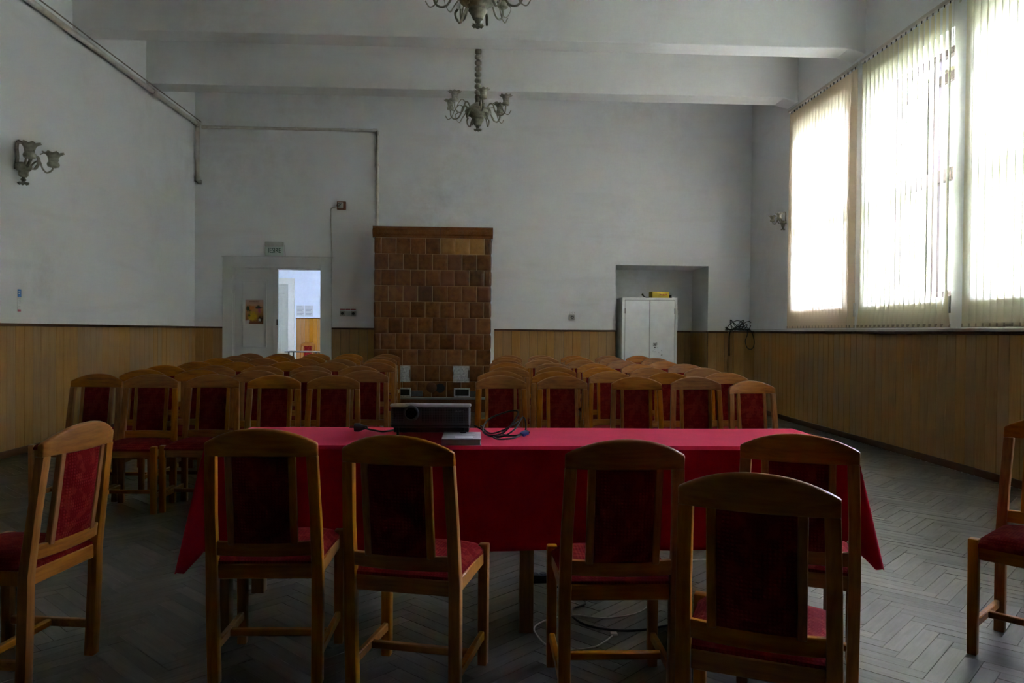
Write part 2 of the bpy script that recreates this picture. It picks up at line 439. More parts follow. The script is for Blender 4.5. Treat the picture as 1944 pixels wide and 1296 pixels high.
tag(hm.build('foliage', 'foliage_green'), 'tall green foliage outside the window wall', 'foliage', kind='stuff')

# ---- floor: dark base, herringbone strips laid on it
fb = MB(); fb.box(XL-0.3, XR+WT, YF-0.3, YB, -0.30, -0.018)
floor = structure(fb.build('floor', 'floor_base', smooth=False), 'worn grey brown herringbone parquet floor of the hall')
PL, PW = 0.42, 0.07
def strip_mesh(name, strips):
    """strips: (cx, cy, angle, dz, tilt); one box each with UV along the length"""
    me = bpy.data.meshes.new(name); vs = []; fs = []; uvs = []
    hl, hw = PL/2-0.0011, PW/2-0.0011
    for k, (cx, cy, a, dz, tl) in enumerate(strips):
        c, s = math.cos(a), math.sin(a); o = len(vs); q = []
        for (u, v, z) in ((-hl, -hw, -0.018), (hl, -hw, -0.018), (hl, hw, -0.018), (-hl, hw, -0.018), (-hl, -hw, dz-tl), (hl, -hw, dz-tl), (hl, hw, dz+tl), (-hl, hw, dz+tl)):
            vs.append((cx+c*u-s*v, cy+s*u+c*v, z)); q.append((u, v))
        for f in ((4, 5, 6, 7), (0, 1, 5, 4), (1, 2, 6, 5), (2, 3, 7, 6), (3, 0, 4, 7)):
            fs.append(tuple(o+i for i in f)); uvs += [q[i] for i in f]
    me.from_pydata(vs, [], fs)
    uv = me.uv_layers.new(name='UVMap')
    for i, q in enumerate(uvs): uv.data[i].uv = q
    return me
strips = []
c45 = math.sqrt(0.5)
def to_room(u, v): return (c45*(u-v), c45*(u+v)+4.0)
for m_ in range(-30, 31):
    for n_ in range(-260, 261):
        for (u, v, a) in ((n_*PW+m_*PL+PL/2, n_*PW-m_*PL+PW/2, PI/4), (n_*PW+m_*PL+PL+PW/2, n_*PW-m_*PL+PW-PL/2, 3*PI/4)):
            x, y = to_room(u, v)
            if XL-0.05 < x < XR+0.05 and YF-0.05 < y < YB+0.05:
                strips.append((x, y, a, -abs(random.gauss(0, 0.0006)), random.gauss(0, 0.0004)))
def in_frame(x, y):
    d = Vector((x, y, -CAM_H)); w = d.dot(c_fwd)
    if w < 0.5: return False
    return abs(d.dot(ax_x)/w)*F_PX < 1000 and abs(d.dot(ax_y)/w)*F_PX < 700
order = sorted(range(len(strips)), key=lambda i: (not in_frame(strips[i][0], strips[i][1]), strips[i][0]**2+strips[i][1]**2))
near = set(order[:300])
one = strip_mesh('parquet_strip', [(0, 0, 0, 0, 0.0)]); one.materials.append(MATS['parquet'])
for i in order[:300]:
    x, y, a, dz, tl = strips[i]
    o = link('parquet_strip', one, None, floor, (x, y, dz), (tl*14, 0, a))
rest = strip_mesh('parquet_field', [strips[i] for i in order[300:]])
tag(link('parquet_field', rest, 'parquet', floor), 'herringbone parquet farther off', kind='stuff')

# ---- ceiling with its beams
cb = MB(); cb.box(XL-0.3, XR+WT, YF-0.3, YB+0.3, ZC, ZC+0.3)
ceiling = structure(cb.build('ceiling', 'plaster_ceiling', smooth=False), 'white plaster ceiling crossed by deep beams')
for y0, y1 in ((11.23, 11.61), (9.24, 9.58), (7.19, 7.53), (5.14, 5.48), (3.09, 3.43), (1.04, 1.38)):
    b = MB(); b.box(XL, XR, y0, y1, ZBEAM, ZC)
    for s in (-1, 1):                    # small plaster haunch where the beam meets each wall
        e = XL if s < 0 else XR
        b.hexa([(e-s*0.22, y0, ZBEAM-0.001), (e, y0, ZBEAM-0.06), (e, y1, ZBEAM-0.06), (e-s*0.22, y1, ZBEAM-0.001), (e-s*0.22, y0, ZBEAM+0.02), (e, y0, ZBEAM+0.02), (e, y1, ZBEAM+0.02), (e-s*0.22, y1, ZBEAM+0.02)] if s > 0 else
               [(e, y0, ZBEAM-0.006), (e+0.2, y0, ZBEAM-0.001), (e+0.2, y1, ZBEAM-0.001), (e, y1, ZBEAM-0.006), (e, y0, ZBEAM+0.02), (e+0.2, y0, ZBEAM+0.02), (e+0.2, y1, ZBEAM+0.02), (e, y1, ZBEAM+0.02)])
    b.build('beam', 'plaster_ceiling', ceiling, bevel=0.012, smooth=False)

# ---- walls
w = MB(); w.box(XL-0.3, XL, YF-0.3, YB+0.3, -0.3, ZC)
wall_left = structure(w.build('wall_left', 'plaster', smooth=False), 'left plaster wall with wood panelling below')
w = MB(); w.box(XL-0.3, XR+WT, YF-0.3, YF, -0.3, ZC)
structure(w.build('wall_front', 'trim_wood', smooth=False), 'dark wood clad wall behind the camera')  # unseen wall, dark cladding added to keep fill light low
w = MB(); w.box(XR, XR+WT, YF, YB+1.6, -0.3, WZ0); w.box(XR, XR+WT, YF, YB+1.6, WZ1, ZC)
ys = [YF]+[q for a in sorted(WIN) for q in a]+[YB+1.6]
for i in range(0, len(ys), 2): w.box(XR, XR+WT, ys[i], ys[i+1], WZ0, WZ1)
wall_right = structure(w.build('wall_right', 'plaster', smooth=False), 'right plaster wall with tall windows')
DX0, DX1, DZ = -4.135, -2.665, 2.37            # door opening
NX0, NX1, NZ, NY = 2.385, 4.012, 2.495, 14.15  # niche
w = MB()
w.box(XL, DX0, YB, YB+0.3, -0.3, DZ); w.box(XL, DX1, YB, YB+0.3, DZ, ZC); w.box(DX1, NX0, YB, YB+0.3, -0.3, ZC)
w.box(NX0, NX1, YB, YB+0.3, NZ, ZC); w.box(NX1, XR, YB, YB+0.3, -0.3, ZC)
w.box(NX0-0.2, NX0, YB+0.3, NY+0.2, -0.3, ZC); w.box(NX1, XR, YB+0.3, NY+0.2, -0.3, ZC); w.box(NX0, NX1, NY, NY+0.2, -0.3, ZC)
w.box(NX0, NX1, YB+0.3, NY, NZ, NZ+0.3); w.box(NX0, NX1, YB, NY, -0.3, -0.001)
wall_back = structure(w.build('wall_back', 'plaster', smooth=False), 'back plaster wall with doorway and niche')

# ---- wood panelling: one plank per board
PKW = 0.152
pk = MB(); pk.box(-PKW/2+0.0022, PKW/2-0.0022, -0.018, -0.002, 0.06, 1.345)
plank_me = pk.mesh('wainscot_plank', bevel=0.004, smooth=False, seg=1); plank_me.materials.append(MATS['wainscot_wood'])
mat_plain('plank_gap', (0.045, 0.024, 0.012), 0.9)
def planks(wall, p0, p1, rot):
    """boards along the line p0 -> p1, seen from the room side; rot turns the -Y face into the room"""
    p0, p1 = Vector((*p0, 0)), Vector((*p1, 0)); ln = (p1-p0).length; n = max(1, round(ln/PKW)); st = (p1-p0)/n
    for i in range(n):
        o = link('wainscot_plank', plank_me, None, wall, p0+st*(i+0.5), (0, 0, rot)); o.scale = (ln/n/PKW, 1, 1)
    b = MB(); b.box(0, ln, -0.004, 0.0, 0.0, WAIN-0.005); b.build('panelling_back_board', 'plank_gap', wall, smooth=False, loc=p0, rot=(0, 0, math.atan2((p1-p0).y, (p1-p0).x)))
    t = MB(); t.box(0, ln, -0.032, 0.0, WAIN-0.030, WAIN)
    return t, p0, math.atan2((p1-p0).y, (p1-p0).x), ln
TRIM = [0]
def panelled(wall, p0, p1, rot, side, skirting=True):
    t, q, a, ln = planks(wall, p0, p1, rot)
    TRIM[0] += 1
    tr = t.build('trim_%d' % TRIM[0], 'trim_wood', bevel=0.005, smooth=False, loc=q, rot=(0, 0, a))
    structure(tr, 'dark wood cap rail on the panelling, '+side)
    if skirting:
        s = MB(); s.box(0, ln, -0.03, 0.0, 0.0, 0.075)
        sk = s.build('baseboard_'+side.replace(' ', '_'), 'trim_wood', bevel=0.006, smooth=False, loc=q, rot=(0, 0, a))
        structure(sk, 'dark wood baseboard, '+side)
panelled(wall_left, (XL, YF), (XL, YB), PI/2, 'left wall')
panelled(wall_right, (XR, YB), (XR, YF), -PI/2, 'right wall')
panelled(wall_back, (XL, YB), (DX0-0.17, YB), 0, 'back wall beside the door')
panelled(wall_back, (DX1+0.185, YB), (-1.72, YB), 0, 'back wall left of the stove')
panelled(wall_back, (0.29, YB), (NX0, YB), 0, 'back wall right of the stove')
panelled(wall_back, (NX0, NY), (NX1, NY), 0, 'niche back')
panelled(wall_back, (NX1, NY), (NX1, YB), -PI/2, 'niche side')
panelled(wall_back, (NX1, YB), (XR, YB), 0, 'back wall corner')

# ---- windows: casements coloured dark as backlit, behind the blinds
for k, (y0, y1) in enumerate(WIN):
    xf = XR+0.30
    f = MB()
    f.box(xf, xf+0.08, y0, y0+0.07, WZ0, WZ1); f.box(xf, xf+0.08, y1-0.07, y1, WZ0, WZ1)
    f.box(xf, xf+0.08, y0+0.07, y1-0.07, WZ0, WZ0+0.09); f.box(xf, xf+0.08, y0+0.07, y1-0.07, WZ1-0.07, WZ1)
    wo = f.build('window_%d' % (k+1), 'window_paint', bevel=0.006, smooth=False)
    structure(wo, 'tall dark framed window, %s from the back wall' % ('first', 'second', 'third', 'fourth', 'fifth')[k])
    ym = (y0+y1)/2
    m = MB(); m.box(xf+0.008, xf+0.072, ym-0.045, ym+0.045, WZ0+0.09, WZ1-0.07); m.build('mullion', 'window_paint', wo, bevel=0.005, smooth=False)
    for zt, h in ((3.0, 0.14), (4.08, 0.09)):
        for a, b in ((y0+0.07, ym-0.045), (ym+0.045, y1-0.07)):
            m = MB(); m.box(xf+0.01, xf+0.07, a, b, zt, zt+h); m.build('transom', 'window_paint', wo, bevel=0.005, smooth=False)
    for a, b in ((y0+0.07, ym-0.045), (ym+0.045, y1-0.07)):
        for z0, z1 in ((WZ0+0.09, 3.0), (3.14, 4.08), (4.17, WZ1-0.07)):
            m = MB(); m.add([(xf+0.04, a, z0), (xf+0.04, b, z0), (xf+0.04, b, z1), (xf+0.04, a, z1)], [(0, 1, 2, 3)])
            m.build('pane', 'window_glass', wo, smooth=False)
TRIM[0] += 1
s = MB(); s.box(XR-0.05, XR, YF, YB, WAIN+0.001, WAIN+0.034)
structure(s.build('trim_%d' % TRIM[0], 'white_paint', bevel=0.006, smooth=False), 'white sill strip running under the windows')

# ---- double door in the back wall
c = MB()
c.box(DX0-0.17, DX0, YB-0.035, YB+0.005, 0, DZ+0.18); c.box(DX1, DX1+0.185, YB-0.035, YB+0.005, 0, DZ+0.18); c.box(DX0, DX1, YB-0.035, YB+0.005, DZ, DZ+0.18)
c.box(DX0-0.19, DX1+0.205, YB-0.045, YB+0.003, DZ+0.18, DZ+0.195)
c.box(DX0-0.02, DX0+0.012, YB, YB+0.3, 0, DZ); c.box(DX1-0.012, DX1+0.02, YB, YB+0.3, 0, DZ); c.box(DX0+0.012, DX1-0.012, YB, YB+0.3, DZ-0.012, DZ+0.02)
door = structure(c.build('door_1', 'white_paint', bevel=0.004, smooth=False), 'white double door in the back wall, right leaf open')
lf = MB(); lf.box(DX0+0.012, -3.395, YB+0.03, YB+0.07, 0.01, DZ-0.015)
leaf = lf.build('door_leaf', 'white_paint', door, bevel=0.004, smooth=False)
for z0, z1 in ((1.02, DZ-0.22), (0.18, 0.86)):
    for (a, b, q, r) in ((DX0+0.14, DX0+0.155, z0, z1), (-3.60, -3.585, z0, z1), (DX0+0.14, -3.585, z1-0.015, z1), (DX0+0.14, -3.585, z0, z0+0.015)):
        m = MB(); m.box(a, b, YB+0.017, YB+0.032, q, r); m.build('panel_moulding', 'white_paint', leaf, bevel=0.004, smooth=False)
m = MB(); m.box(-3.47, -3.395, YB+0.012, YB+0.03, 0.01, DZ-0.015); m.build('meeting_stile', 'white_paint', leaf, bevel=0.003, smooth=False)
m = MB(); m.box(-3.415, -3.39, YB+0.008, YB+0.02, 1.40, 1.50); m.box(-3.41, -3.388, YB+0.004, YB+0.012, 1.42, 1.43); m.build('lock', 'cast_iron_dull', leaf, smooth=False)
lf = MB(); lf.box(DX1-0.056, DX1-0.014, YB+0.32, YB+1.06, 0.01, DZ-0.015)
leaf2 = lf.build('door_leaf', 'cream_paint', door, bevel=0.004, smooth=False)
m = MB(); m.tube([(DX1-0.06, YB+0.98, 1.03), (DX1-0.10, YB+0.98, 1.03), (DX1-0.105, YB+0.90, 1.03), (DX1-0.10, YB+0.86, 1.03)], 0.011, 8)
m.build('door_handle', 'chrome', leaf2)

# ---- far room seen through the doorway
FX0, FX1, FYB = -7.2, 1.6, 22.3
f = MB(); f.box(FX0, FX1, YB, FYB, -0.3, -0.002)
structure(f.build('floor_far_room', 'floor_far', smooth=False), 'floor of the bright room beyond the door')
f = MB(); f.box(FX0-0.3, FX1+0.4, YB+0.3, FYB+0.3, 3.9, 4.1)
structure(f.build('ceiling_far_room', 'plaster_bright', smooth=False), 'ceiling of the bright room beyond the door')
f = MB(); f.box(FX0-0.3, FX1+0.4, FYB, FYB+0.3, -0.3, 3.9)
wfb = structure(f.build('wall_far_room_back', 'plaster_bright', smooth=False), 'white end wall of the bright room beyond the door')
f = MB(); f.box(FX0-0.3, FX0, YB+0.3, FYB, -0.3, 3.9)
structure(f.build('wall_far_room_left', 'plaster_bright', smooth=False), 'left wall of the bright room beyond the door')
f = MB(); f.box(FX0-0.3, XL-0.3, YB, YB+0.3, -0.3, 3.9)
structure(f.build('wall_far_room_front', 'plaster_bright', smooth=False), 'near wall of the bright room beyond the door')
f = MB(); fw = [(15.65, 17.0), (18.28, 19.44)]
f.box(FX1, FX1+0.35, YB+0.3, FYB, -0.3, 0.95); f.box(FX1, FX1+0.35, YB+0.3, FYB, 3.3, 3.9)
yy = [YB+0.3]+[q for a in fw for q in a]+[FYB]
for i in range(0, len(yy), 2): f.box(FX1, FX1+0.35, yy[i], yy[i+1], 0.95, 3.3)
structure(f.build('wall_far_room_right', 'plaster_bright', smooth=False), 'window wall of the bright room beyond the door')
for k, (y0, y1) in enumerate(fw):
    m = MB(); m.box(FX1+0.2, FX1+0.26, y0, y0+0.06, 0.95, 3.3); m.box(FX1+0.2, FX1+0.26, y1-0.06, y1, 0.95, 3.3); m.box(FX1+0.2, FX1+0.26, y0, y1, 0.95, 1.02); m.box(FX1+0.2, FX1+0.26, y0, y1, 3.23, 3.3); m.box(FX1+0.2, FX1+0.26, (y0+y1)/2-0.04, (y0+y1)/2+0.04, 1.02, 3.23)
    wo = structure(m.build('window_%d' % (5+k), 'white_paint', smooth=False), 'white framed window of the bright far room, %s from the door' % ('first', 'second', 'third')[k])
    m = MB(); m.add([(FX1+0.23, y0, 1.0), (FX1+0.23, y1, 1.0), (FX1+0.23, y1, 3.25), (FX1+0.23, y0, 3.25)], [(0, 1, 2, 3)]); m.build('pane', 'window_glass', wo, smooth=False)
# orange boards on its end wall, right of a cream door
pk2 = MB(); pk2.box(-0.059, 0.059, -0.016, 0.0, 0.06, 1.64); me2 = pk2.mesh('wainscot_plank', 0.003, False, 1); me2.materials.append(MATS['wainscot_orange'])
x = -5.16
while x < FX1:
    link('wainscot_plank', me2, None, wfb, (x, FYB, 0)); x += 0.121
TRIM[0] += 1
t = MB(); t.box(-5.23, FX1, FYB-0.03, FYB, 1.64, 1.665)
structure(t.build('trim_%d' % TRIM[0], 'trim_wood', smooth=False), 'dark cap rail over the orange boards in the far room')
c = MB(); c.box(-5.45, -5.27, FYB-0.05, FYB, 0, 2.62); c.box(-6.75, -5.27, FYB-0.05, FYB, 2.62, 2.80); c.box(-6.75, -6.57, FYB-0.05, FYB, 0, 2.62)
d3 = structure(c.build('door_2', 'cream_paint', bevel=0.006, smooth=False), 'cream framed door at the end of the far room')
m = MB(); m.box(-6.57, -5.45, FYB-0.02, FYB-0.001, 0, 2.62); lf3 = m.build('door_leaf', 'cream_leaf', d3, smooth=False)
m = MB(); m.box(-6.5, -5.55, FYB-0.04, FYB-0.02, 2.36, 2.56); m.box(-6.4, -5.62, FYB-0.04, FYB-0.02, 0.2, 2.25); m.build('door_panel', 'cream_leaf', lf3, bevel=0.01, smooth=False)

# ================================================================== CHAIRS
HW_T, HW_B = 0.203, 0.215           # half width at the top and at the feet (outer)
def back_y(z):                        # centre line of the back leaning away
    return -0.195 if z < 0.42 else -0.195-(z-0.42)*0.128
def bow(x, hw, d): return -d*(1-(x/hw)**2)
def make_chair(name, label, group):
    t = thing(name, label, 'chair', group=group)
    W, WC = 'chair_wood', 'chair_wood_cross'
    # crest rail: arched top, bowed in plan
    cr = MB(); rings = []
    for i in range(17):
        x = -HW_T+2*HW_T*i/16; u = x/HW_T
        zb = 0.868; zt = 0.918+0.056*(1-abs(u)**2.2)
        th = 0.013
        ring = []
        for (dy, z) in ((-th, zb), (-th, zt-0.008), (-th*0.5, zt-0.001), (th*0.5, zt-0.001), (th, zt-0.008), (th, zb)):
            ring.append((x, back_y(z)+bow(x, HW_T, 0.030)+dy, z))
        rings.append(ring)
    cr.loft(rings); cr.build('crest_rail', WC, t, bevel=0.003, seg=1)
    for s in (-1, 1):
        # rear leg running up to the crest
        r = MB(); rings = []
        for z, ow in ((0, HW_B-0.003), (0.30, HW_B), (0.44, HW_B), (0.65, HW_B-0.004), (0.869, HW_T)):
            yc = back_y(z)+(0.012 if z == 0 else 0); d = 0.020 if z < 0.5 else 0.017
            wd = 0.042 if z < 0.5 else 0.040
            rings.append([(s*(ow-wd), yc-d, z), (s*ow, yc-d, z), (s*ow, yc+d, z), (s*(ow-wd), yc+d, z)])
        r.loft(rings); r.build('rear_leg', W, t, bevel=0.004)
        f = MB(); x0, x1 = 0.183, 0.223
        f.hexa([(s*x0, 0.170, 0), (s*(x1-0.002), 0.170, 0), (s*(x1-0.002), 0.208, 0), (s*x0, 0.208, 0), (s*x0, 0.167, 0.484), (s*x1, 0.167, 0.484), (s*x1, 0.210, 0.484), (s*x0, 0.210, 0.484)])
        f.build('front_leg', W, t, bevel=0.005)
        # slat beside the back pad
        sl = MB(); rings = []
        for z in (0.535, 0.70, 0.872):
            yc = back_y(z)+bow(0.112, HW_T, 0.028 if z > 0.6 else 0.024)
            rings.append([(s*0.101, yc-0.012, z), (s*0.127, yc-0.012, z), (s*0.127, yc+0.012, z), (s*0.101, yc+0.012, z)])
        sl.loft(rings); sl.build('back_slat', W, t, bevel=0.003, seg=1)
        sr = MB(); sr.box(s*0.188 if s > 0 else -0.206, 0.206 if s > 0 else -0.188, -0.18, 0.172, 0.405, 0.458); sr.build('seat_rail', W, t, bevel=0.004, seg=1)
        st = MB(); st.box(s*0.190 if s > 0 else -0.212, 0.212 if s > 0 else -0.190, -0.18, 0.172, 0.105, 0.140); st.build('side_stretcher', WC, t, bevel=0.004, seg=1)
    # padded back panel
    bp = MB(); rings = []
    nx, nz = 8, 8
    def pad(sgn):
        g = []
        for j in range(nz+1):
            z = 0.543+(0.868-0.543)*j/nz
            for i in range(nx+1):
                x = -0.101+0.202*i/nx
                e = (1-(2*i/nx-1)**4)*(1-(2*j/nz-1)**6)
                g.append((x, back_y(z)+bow(x, HW_T, 0.028)+sgn*(0.006+0.012*e), z))
        return g
    A, B = pad(-1), pad(1); n = (nx+1)*(nz+1); fs = []
    for j in range(nz):
        for i in range(nx):
            a = j*(nx+1)+i; fs.append((a, a+1, a+nx+2, a+nx+1)); fs.append((n+a+nx+1, n+a+nx+2, n+a+1, n+a))
    rim = [i for i in range(nx+1)]+[(j+1)*(nx+1)-1 for j in range(1, nz+1)]+[nz*(nx+1)+i for i in range(nx-1, -1, -1)]+[j*(nx+1) for j in range(nz-1, 0, -1)]
    for k in range(len(rim)):
        a, b = rim[k], rim[(k+1) % len(rim)]; fs.append((b, a, a+n, b+n))
    bp.add(A+B, fs); bp.build('back_pad', 'red_upholstery', t)
    # lower back rail, bowed
    lr = MB(); rings = []
    for i in range(13):
        x = -0.180+0.36*i/12
        q = []
        for dy, z in ((-0.011, 0.492), (-0.011, 0.545), (0.011, 0.545), (0.011, 0.492)): q.append((x, back_y(z)+bow(x, 0.18, 0.022)+dy, z))
        rings.append(q)
    lr.loft(rings); lr.build('back_rail', WC, t, bevel=0.003, seg=1)
    for y0, y1, hw in ((0.178, 0.200, 0.184), (-0.205, -0.185, 0.174)):
        f = MB(); f.box(-hw, hw, y0, y1, 0.400, 0.456); f.build('seat_rail', WC, t, bevel=0.004, seg=1)
    # seat cushion
    cu = MB(); N = 12; top = []; bot = []
    for j in range(N+1):
        v = j/N; y = -0.200+0.408*v; hw = 0.196+0.012*v
        for i in range(N+1):
            u = 2*i/N-1; x = hw*u
            e = (1-abs(u)**5)*(1-abs(2*v-1)**5)
            xx = x*(1-0.0*e); yy = y
            top.append((xx, yy, 0.466+0.040*e**0.6)); bot.append((xx, yy, 0.452))
    n = (N+1)**2; fs = []
    for j in range(N):
        for i in range(N):
            a = j*(N+1)+i; fs.append((a, a+1, a+N+2, a+N+1)); fs.append((n+a+N+1, n+a+N+2, n+a+1, n+a))
    rim = [i for i in range(N+1)]+[(j+1)*(N+1)-1 for j in range(1, N+1)]+[N*(N+1)+i for i in range(N-1, -1, -1)]+[j*(N+1) for j in range(N-1, 0, -1)]
    for k in range(len(rim)):
        a, b = rim[k], rim[(k+1) % len(rim)]; fs.append((b, a, a+n, b+n))
    cu.add(top+bot, fs); cu.build('seat_cushion', 'red_upholstery', t)
    cs = MB(); cs.box(-0.192, 0.192, -0.012, 0.014, 0.108, 0.136); cs.build('cross_stretcher', WC, t, bevel=0.004, seg=1)
    return t
G_TABLE, G_HALL = 'wooden chairs around the red table', 'rows of wooden chairs facing the table'
chair0 = make_chair('wooden_chair', 'wooden chair with red pads at the left end of the red table, back to viewer', G_TABLE)
chair0.location = (-0.781, 3.075, 0); chair0.rotation_euler.z = -0.007
def place_chair(x, y, rz, label, group):
    c = copy_tree(chair0); c.location = (x, y, 0); c.rotation_euler = (0, 0, rz); c['label'] = label; c['group'] = group
    return c
place_chair(-0.209, 2.902, -0.245, 'wooden chair with red pads in front of the projector, slightly turned right', G_TABLE)
place_chair(0.505, 2.822, -0.006, 'wooden chair with red pads at the red table, above the white floor cable', G_TABLE)
place_chair(1.271, 2.946, -0.421, 'wooden chair at the right end of the red table, partly hidden by the nearest chair', G_TABLE)
place_chair(0.840, 2.191, -0.430, 'nearest and largest dark wooden chair, overlapping the chair at the table right end', G_TABLE)
place_chair(-1.769, 3.008, 1.434, 'sunlit wooden chair at the far left facing the left wall, away from the table', G_TABLE)
place_chair(2.356, 3.061, 2.297, 'wooden chair cut off by the right picture edge, turned toward the viewer', G_TABLE)
LEFT = [
 [(-2.968, 6.082), (-2.505, 6.028), (-2.057, 6.079), (-1.565, 6.019), (-1.111, 6.027)],
 [(-2.884, 6.742), (-2.44, 6.801), (-1.887, 6.694), (-1.439, 6.751), (-0.99, 6.809)],
 [(-3.006, 7.539), (-2.53, 7.504), (-2.080, 7.565), (-1.624, 7.569), (-1.164, 7.645)],
 [(-3.04, 8.404), (-2.578, 8.404), (-2.087, 8.498), (-1.607, 8.54), (-1.108, 8.484)],
 [(-3.15, 9.493), (-2.65, 9.543), (-2.140, 9.519), (-1.68, 9.438), (-1.205, 9.433)],
 [(-3.212, 10.335), (-2.70, 10.415), (-2.228, 10.346), (-1.743, 10.255), (-1.262, 10.255)],
 [(-3.343, 11.42), (-2.88, 11.42), (-2.410, 11.58), (-1.906, 11.58), (-1.353, 11.5)]]
RIGHT = [
 [(0.205, 6.141), (0.699, 6.165), (1.271, 6.111), (1.765, 6.145), (2.235, 6.061)],
 [(0.22, 6.892), (0.690, 6.841), (1.22, 6.907), (1.709, 6.789), (2.254, 6.855)],
 [(0.319, 7.722), (0.8, 7.77), (1.270, 7.723), (1.747, 7.68), (2.334, 7.763)],
 [(0.352, 8.70), (0.872, 8.68), (1.34, 8.616), (1.842, 8.6), (2.399, 8.70)],
 [(0.35, 9.543), (0.813, 9.623), (1.353, 9.653), (1.857, 9.626), (2.352, 9.566)],
 [(0.415, 10.651), (0.936, 10.679), (1.434, 10.683), (1.903, 10.629), (2.505, 10.679)],
 [(0.46, 11.464), (0.976, 11.558), (1.472, 11.5), (1.98, 11.544), (2.482, 11.624)]]
ROWN = ['front row', 'second row', 'third row', 'fourth row', 'fifth row', 'sixth row', 'last row']
ORD = ['nearest the aisle', 'second from the aisle', 'middle of the row', 'fourth from the aisle', 'at the outer end']
rr = random.Random(3)
for side, rows in (('left', LEFT), ('right', RIGHT)):
    for r, row in enumerate(rows):
        for k, (x, yc) in enumerate(row):
            pos = 4-k if side == 'left' else k
            a = PI+rr.uniform(-0.05, 0.05)
            if side == 'left' and r == 0 and k == 0: a = PI-0.10
            if side == 'right' and r == 0 and k == 4: a = PI+0.12
            o = place_chair(x, yc-0.285, a, 'wooden chair with red pads, %s of the %s block, %s' % (ROWN[r], side, ORD[pos]), G_HALL)
            if side == 'right' and r == 0 and k == 4: o.scale = (0.97, 1, 0.975)
fc = place_chair(-4.72, 21.35, PI+0.05, 'pale wooden chair with red back in the bright room beyond the door', 'far room furniture'); del fc['group']

# ================================================================== TABLE, CLOTH AND WHAT LIES ON IT
TX0, TX1, TY0, TY1, TZ = -1.155, 1.680, 3.327, 3.957, 0.824
tb = thing('long_table', 'long wooden table under the red cloth', 'table', ((TX0+TX1)/2, (TY0+TY1)/2, 0))
ox, oy = -(TX0+TX1)/2, -(TY0+TY1)/2
def tpart(name, x0, x1, y0, y1, z0, z1, bev=0.004):
    m = MB(); m.box(x0+ox, x1+ox, y0+oy, y1+oy, z0, z1); return m.build(name, 'table_wood', tb, bevel=bev)
tpart('table_top', TX0+0.004, TX1-0.004, TY0+0.004, TY1-0.004, TZ-0.03, TZ-0.002)
for x in (TX0+0.03, 0.195, TX1-0.095):
    for y in (TY0+0.012, TY1-0.08):
        dx = 0.034 if 0 < x < 1 and y > 3.5 else 0.0
        tpart('leg', x+dx, x+dx+0.062, y, y+0.062, 0, TZ-0.03)
tpart('apron', TX0+0.09, TX1-0.09, TY0+0.03, TY0+0.055, TZ-0.12, TZ-0.03); tpart('apron', TX0+0.09, TX1-0.09, TY1-0.06, TY1-0.035, TZ-0.12, TZ-0.03)
tpart('apron', TX0+0.05, TX0+0.075, TY0+0.07, TY1-0.08, TZ-0.12, TZ-0.03); tpart('apron', TX1-0.075, TX1-0.05, TY0+0.07, TY1-0.08, TZ-0.12, TZ-0.03)
# cloth: lies flat, hangs over all sides, corners fall in folds
OV, OVX = 0.455, 0.46
cm = MB(); NXc, NYc = 150, 60
us = [TX0-OVX+(TX1-TX0+2*OVX)*i/NXc for i in range(NXc+1)]; vs_ = [TY0-OV+(TY1-TY0+2*OV)*j/NYc for j in range(NYc+1)]
def drape(u, v):
    du = (TX0-u) if u < TX0 else (u-TX1 if u > TX1 else 0); dv = (TY0-v) if v < TY0 else (v-TY1 if v > TY1 else 0)
    sx = -1 if u < TX0 else 1; sy = -1 if v < TY0 else 1
    bx, by = min(max(u, TX0), TX1), min(max(v, TY0), TY1)
    if du == 0 and dv == 0: return (u, v, TZ+0.0012*math.sin(u*5+v*3)+0.0022)
    r = math.hypot(du, dv); th = math.atan2(dv, du)          # 0 = over an end, pi/2 = over a long side
    s2 = math.sin(2*th)
    if du > 0 and dv > 0:
        r *= min(1.0, 0.535/(OV/max(math.cos(th), math.sin(th))))
    fl = 0.03+0.20*s2**2 if du > 0 and dv > 0 else 0.03
    if du == 0: fl += 0.020*math.sin(u*7.0+1.0)*min(1, r/0.2)+0.012*math.sin(u*17.0)
    elif dv == 0: fl += 0.02*math.sin(v*9.0)*min(1, r/0.2)
    rim = 0.012
    h = fl*r
    drop = math.sqrt(max(r*r-h*h, 0))
    drop = max(0, drop-rim*0.5) if r > rim else drop*0.5
    ang = th
    return (bx+sx*(math.cos(ang)*h+(0.006 if du else 0)), by+sy*(math.sin(ang)*h+(0.006 if dv else 0)), TZ+0.002-drop)
cm.add([drape(u, v) for v in vs_ for u in us], [(j*(NXc+1)+i, j*(NXc+1)+i+1, (j+1)*(NXc+1)+i+1, (j+1)*(NXc+1)+i) for j in range(NYc) for i in range(NXc)])
cl = cm.build('tablecloth', 'red_cloth', smooth=True)
for p in cl.data.polygons: p.use_smooth = True
sm = cl.modifiers.new('thickness', 'SOLIDIFY'); sm.thickness = 0.003; sm.offset = 1
tag(cl, 'crimson red cloth draped over the long table', 'tablecloth')
TOP = TZ+0.006

